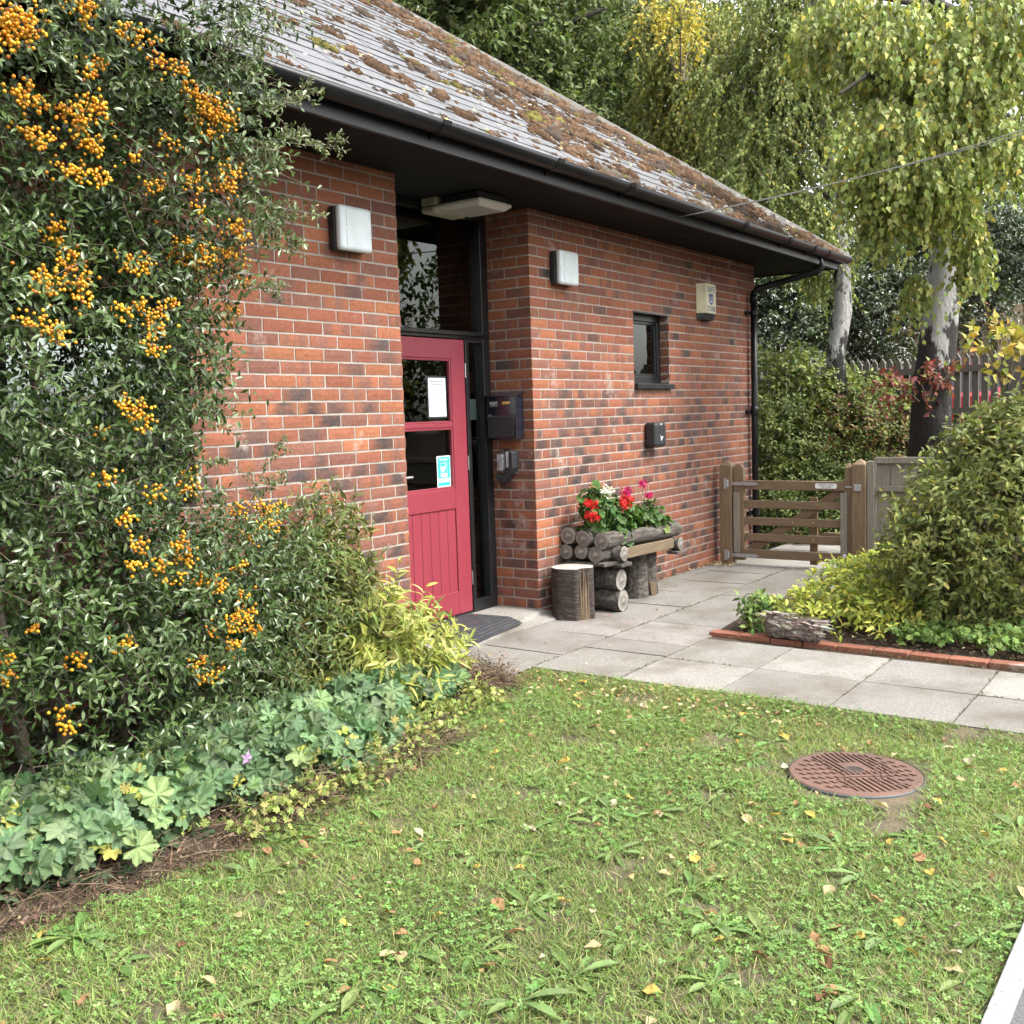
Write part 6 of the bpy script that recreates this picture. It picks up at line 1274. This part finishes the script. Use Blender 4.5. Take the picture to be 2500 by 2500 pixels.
# yellowing birch further left
tz = [Pd(1700, 700, 15.5), Pd(1700, 420, 15.5), Pd(1690, 100, 15.5), Pd(1680, -200, 15.5)]
tree('yellowing_birch', 'weeping birch with yellow leaf patches above the right roof hip', (*Pd(1700, 900, 15.5)[:2], 1.0), [np.array([*Pd(1700, 900, 15.5)[:2], 1.0])]+tz, .17, .08, 'bark', [([Pd(1695, 200, 15.5), Pd(1600, 60, 15), Pd(1540, 40, 15)], .05), ([Pd(1695, 250, 15.5), Pd(1780, 120, 15), Pd(1850, 110, 15)], .05)],
     [B(1720, 120, 15, .9, .7, .8), B(1640, 250, 15, .6, .6, .8), B(1780, 330, 15, .6, .6, .9), B(1620, 60, 14.5, .5, .5, .5), B(1740, 480, 15, .5, .5, .5), B(1640, 400, 15.3, .35, .4, .5)], 1700, 16, T_DIAM, .058, [(.23, .255, .065), (.175, .21, .055), (.29, .295, .075), (.52, .44, .07)], [4, 3, 2, .7], .45, ph=4., lo=.3, wlen=(.2, .65))
bush('yellow_birch_spray', 'cluster of bright yellow birch leaves hanging at the top of the picture', 'branch', [B(1685, 115, 13.6, .16, .15, .16), B(1660, 20, 12., .14, .15, .22), B(1590, 30, 12., .06, .1, .18), B(1700, 200, 13.6, .08, .1, .12)], 90, 8, T_BIRCH, .055, [(.52, .42, .06), (.44, .38, .06)], [2, 1], (.15, .3), .6, -.6, inner=0)
# oaks behind the roof
OK_ = [(.110, .155, .044), (.085, .125, .036), (.145, .19, .055), (.17, .20, .06)]
def oak(px_, d_, E, label, ph, limbs, n=1300):
    g = Pd(px_, 800, d_); z0 = .9; tr = [np.array([g[0], g[1], z0]), np.array([g[0], g[1], 3.5]), Pd(px_, 200, d_), Pd(px_-30, -100, d_)]
    tree('oak_tree', label, (g[0], g[1], z0), tr, .28, .14, 'bark', limbs, E, n, 13, T_SIMPLE, .105, OK_, [3, 3, 2, 1], 0, (.25, .5), ph, .6, inner=.5)
oak(1300, 15, [B(1100, 30, 14, 1.0, .9, .7), B(1250, 150, 14.5, .9, .8, .7), B(1000, -60, 14, .9, .8, .7), B(1350, 60, 14.8, .9, .8, .8), B(1380, 260, 14.6, .6, .6, .55), B(1180, -80, 14.5, .9, .8, .6)], 'oak with long grey limbs rising directly behind the roof hip', 1., [([Pd(1300, 300, 15), Pd(1250, 130, 14.6), Pd(1180, 140, 14.2), Pd(1090, 180, 13.8)], .09), ([Pd(1290, 120, 15), Pd(1380, 60, 14.5), Pd(1480, 20, 14)], .08), ([Pd(1290, 160, 15), Pd(1240, 70, 14.2), Pd(1330, 55, 13.8)], .06)])
oak(1520, 18, [B(1480, 150, 17, 1.1, 1, .9), B(1560, 330, 17, .9, .8, .8), B(1450, 350, 17, .7, .7, .6), B(1600, 80, 17.5, 1.2, 1, 1.0), B(1660, 450, 17.5, .8, .8, .7), B(1420, 0, 17.5, 1.1, 1., .8)], 'darker oak standing between the first oak and the birches', 3., [([Pd(1520, 350, 18), Pd(1470, 260, 17), Pd(1400, 240, 16.5)], .09)], 1300)
# dark evergreens low behind the fence
for lab, E, ph in (('dark evergreen thicket left of the pale birch trunk', [B(1890, 790, 16, .85, .7, .9), B(1980, 720, 16.2, .8, .7, .7), B(1870, 640, 16.4, .7, .6, .7)], 1.), ('dark holly thicket between the two birch trunks', [B(2140, 760, 16.5, .95, .8, .9), B(2200, 640, 17, .9, .7, .7), B(2090, 830, 16.3, .6, .5, .5)], 3.), ('dark evergreen behind the right birch trunk', [B(2360, 760, 16.8, .7, .6, .6), B(2420, 620, 17.2, .8, .7, .8), B(2330, 560, 17, 1.0, .8, .9)], 5.), ('ivy covered evergreen at the right edge below the house roof', [B(2470, 610, 18, .6, .5, .5), B(2490, 735, 21, .5, .5, .25)], 7.)):
    bush('evergreen', lab, 'shrub', E, 800, 11, T_SIMPLE, .085, [(.050, .078, .028), (.038, .060, .022), (.075, .105, .035)], [3, 3, 1], (.2, .4), .2, .2, mt='leaf_gloss', inner=.7, ph=ph, dark=.45, keep=lambda p: p[:, 2] > .9, lo=.6, twig=False)
# far wood: reads as one mass
E = [B(900, -150, 24, 3.5, 3, 3), B(1300, 100, 26, 3, 2.5, 2.5), B(1700, 250, 25, 3, 2.5, 3), B(2050, 350, 25, 2.6, 2.5, 3.2), B(2350, 300, 26, 2.6, 2.5, 3.2), B(1500, 450, 24, 2, 2, 1.6), B(1900, 650, 22, 1.5, 1.5, 1.6), B(2150, 720, 22, 1.4, 1.4, 1.3), B(2600, 150, 26, 2.2, 2, 3), B(2350, 640, 22, 1.2, 1.2, 1.2)]
st_, G_ = shell(E, 4400, .7, 1., lambda p: p[:, 2] > 1.0); P, D, Nn, ti, t = spray(st_, nrm(G_*.5+unit(len(st_))), .5, 11, .2, .95, (-.4, -.4, .7), .6); k_ = np.clip(.5+.6*lf(st_, .9), 0, 1)[ti][:, None]
o = leafobj('distant_wood', [place(T_DIAM, P, D, Nn, .16, palette(len(P), [(.085, .12, .036), (.06, .09, .028), (.13, .15, .045)], [3, 3, 1.5])*(.65+.6*k_))], 'leaf', None); tag(o, 'dense green wood filling the background behind the roof and birches', 'wood', kind='stuff')
# trees across the drive, outside the frame but mirrored in the door and window glass
for lab, cx, cy, ph in (('dark tree across the drive mirrored in the door glass', 9.0, -8.5, 2.), ('dark tree beyond the bed mirrored in the window glass', 13.0, -7.5, 4.), ('broad tree down the drive mirrored in the transom', 6.0, -13.0, 6.)):
    tree('garden_tree', lab, (cx, cy, -.1), [np.array([cx, cy, -.2]), np.array([cx, cy, 2.]), np.array([cx+.1, cy, 4.])], .16, .08, 'bark', [], [(cx, cy, 3.2, 1.7, 1.7, 2.0), (cx+.6, cy-.8, 1.8, 1.5, 1.5, 1.5), (cx-.5, cy+.4, 1.6, 1.3, 1.3, 1.3)], 420, 10, T_DIAM, .16, [(.10, .135, .04), (.07, .10, .03)], [1, 1], 0, (.3, .6), ph, .7, inner=.4)
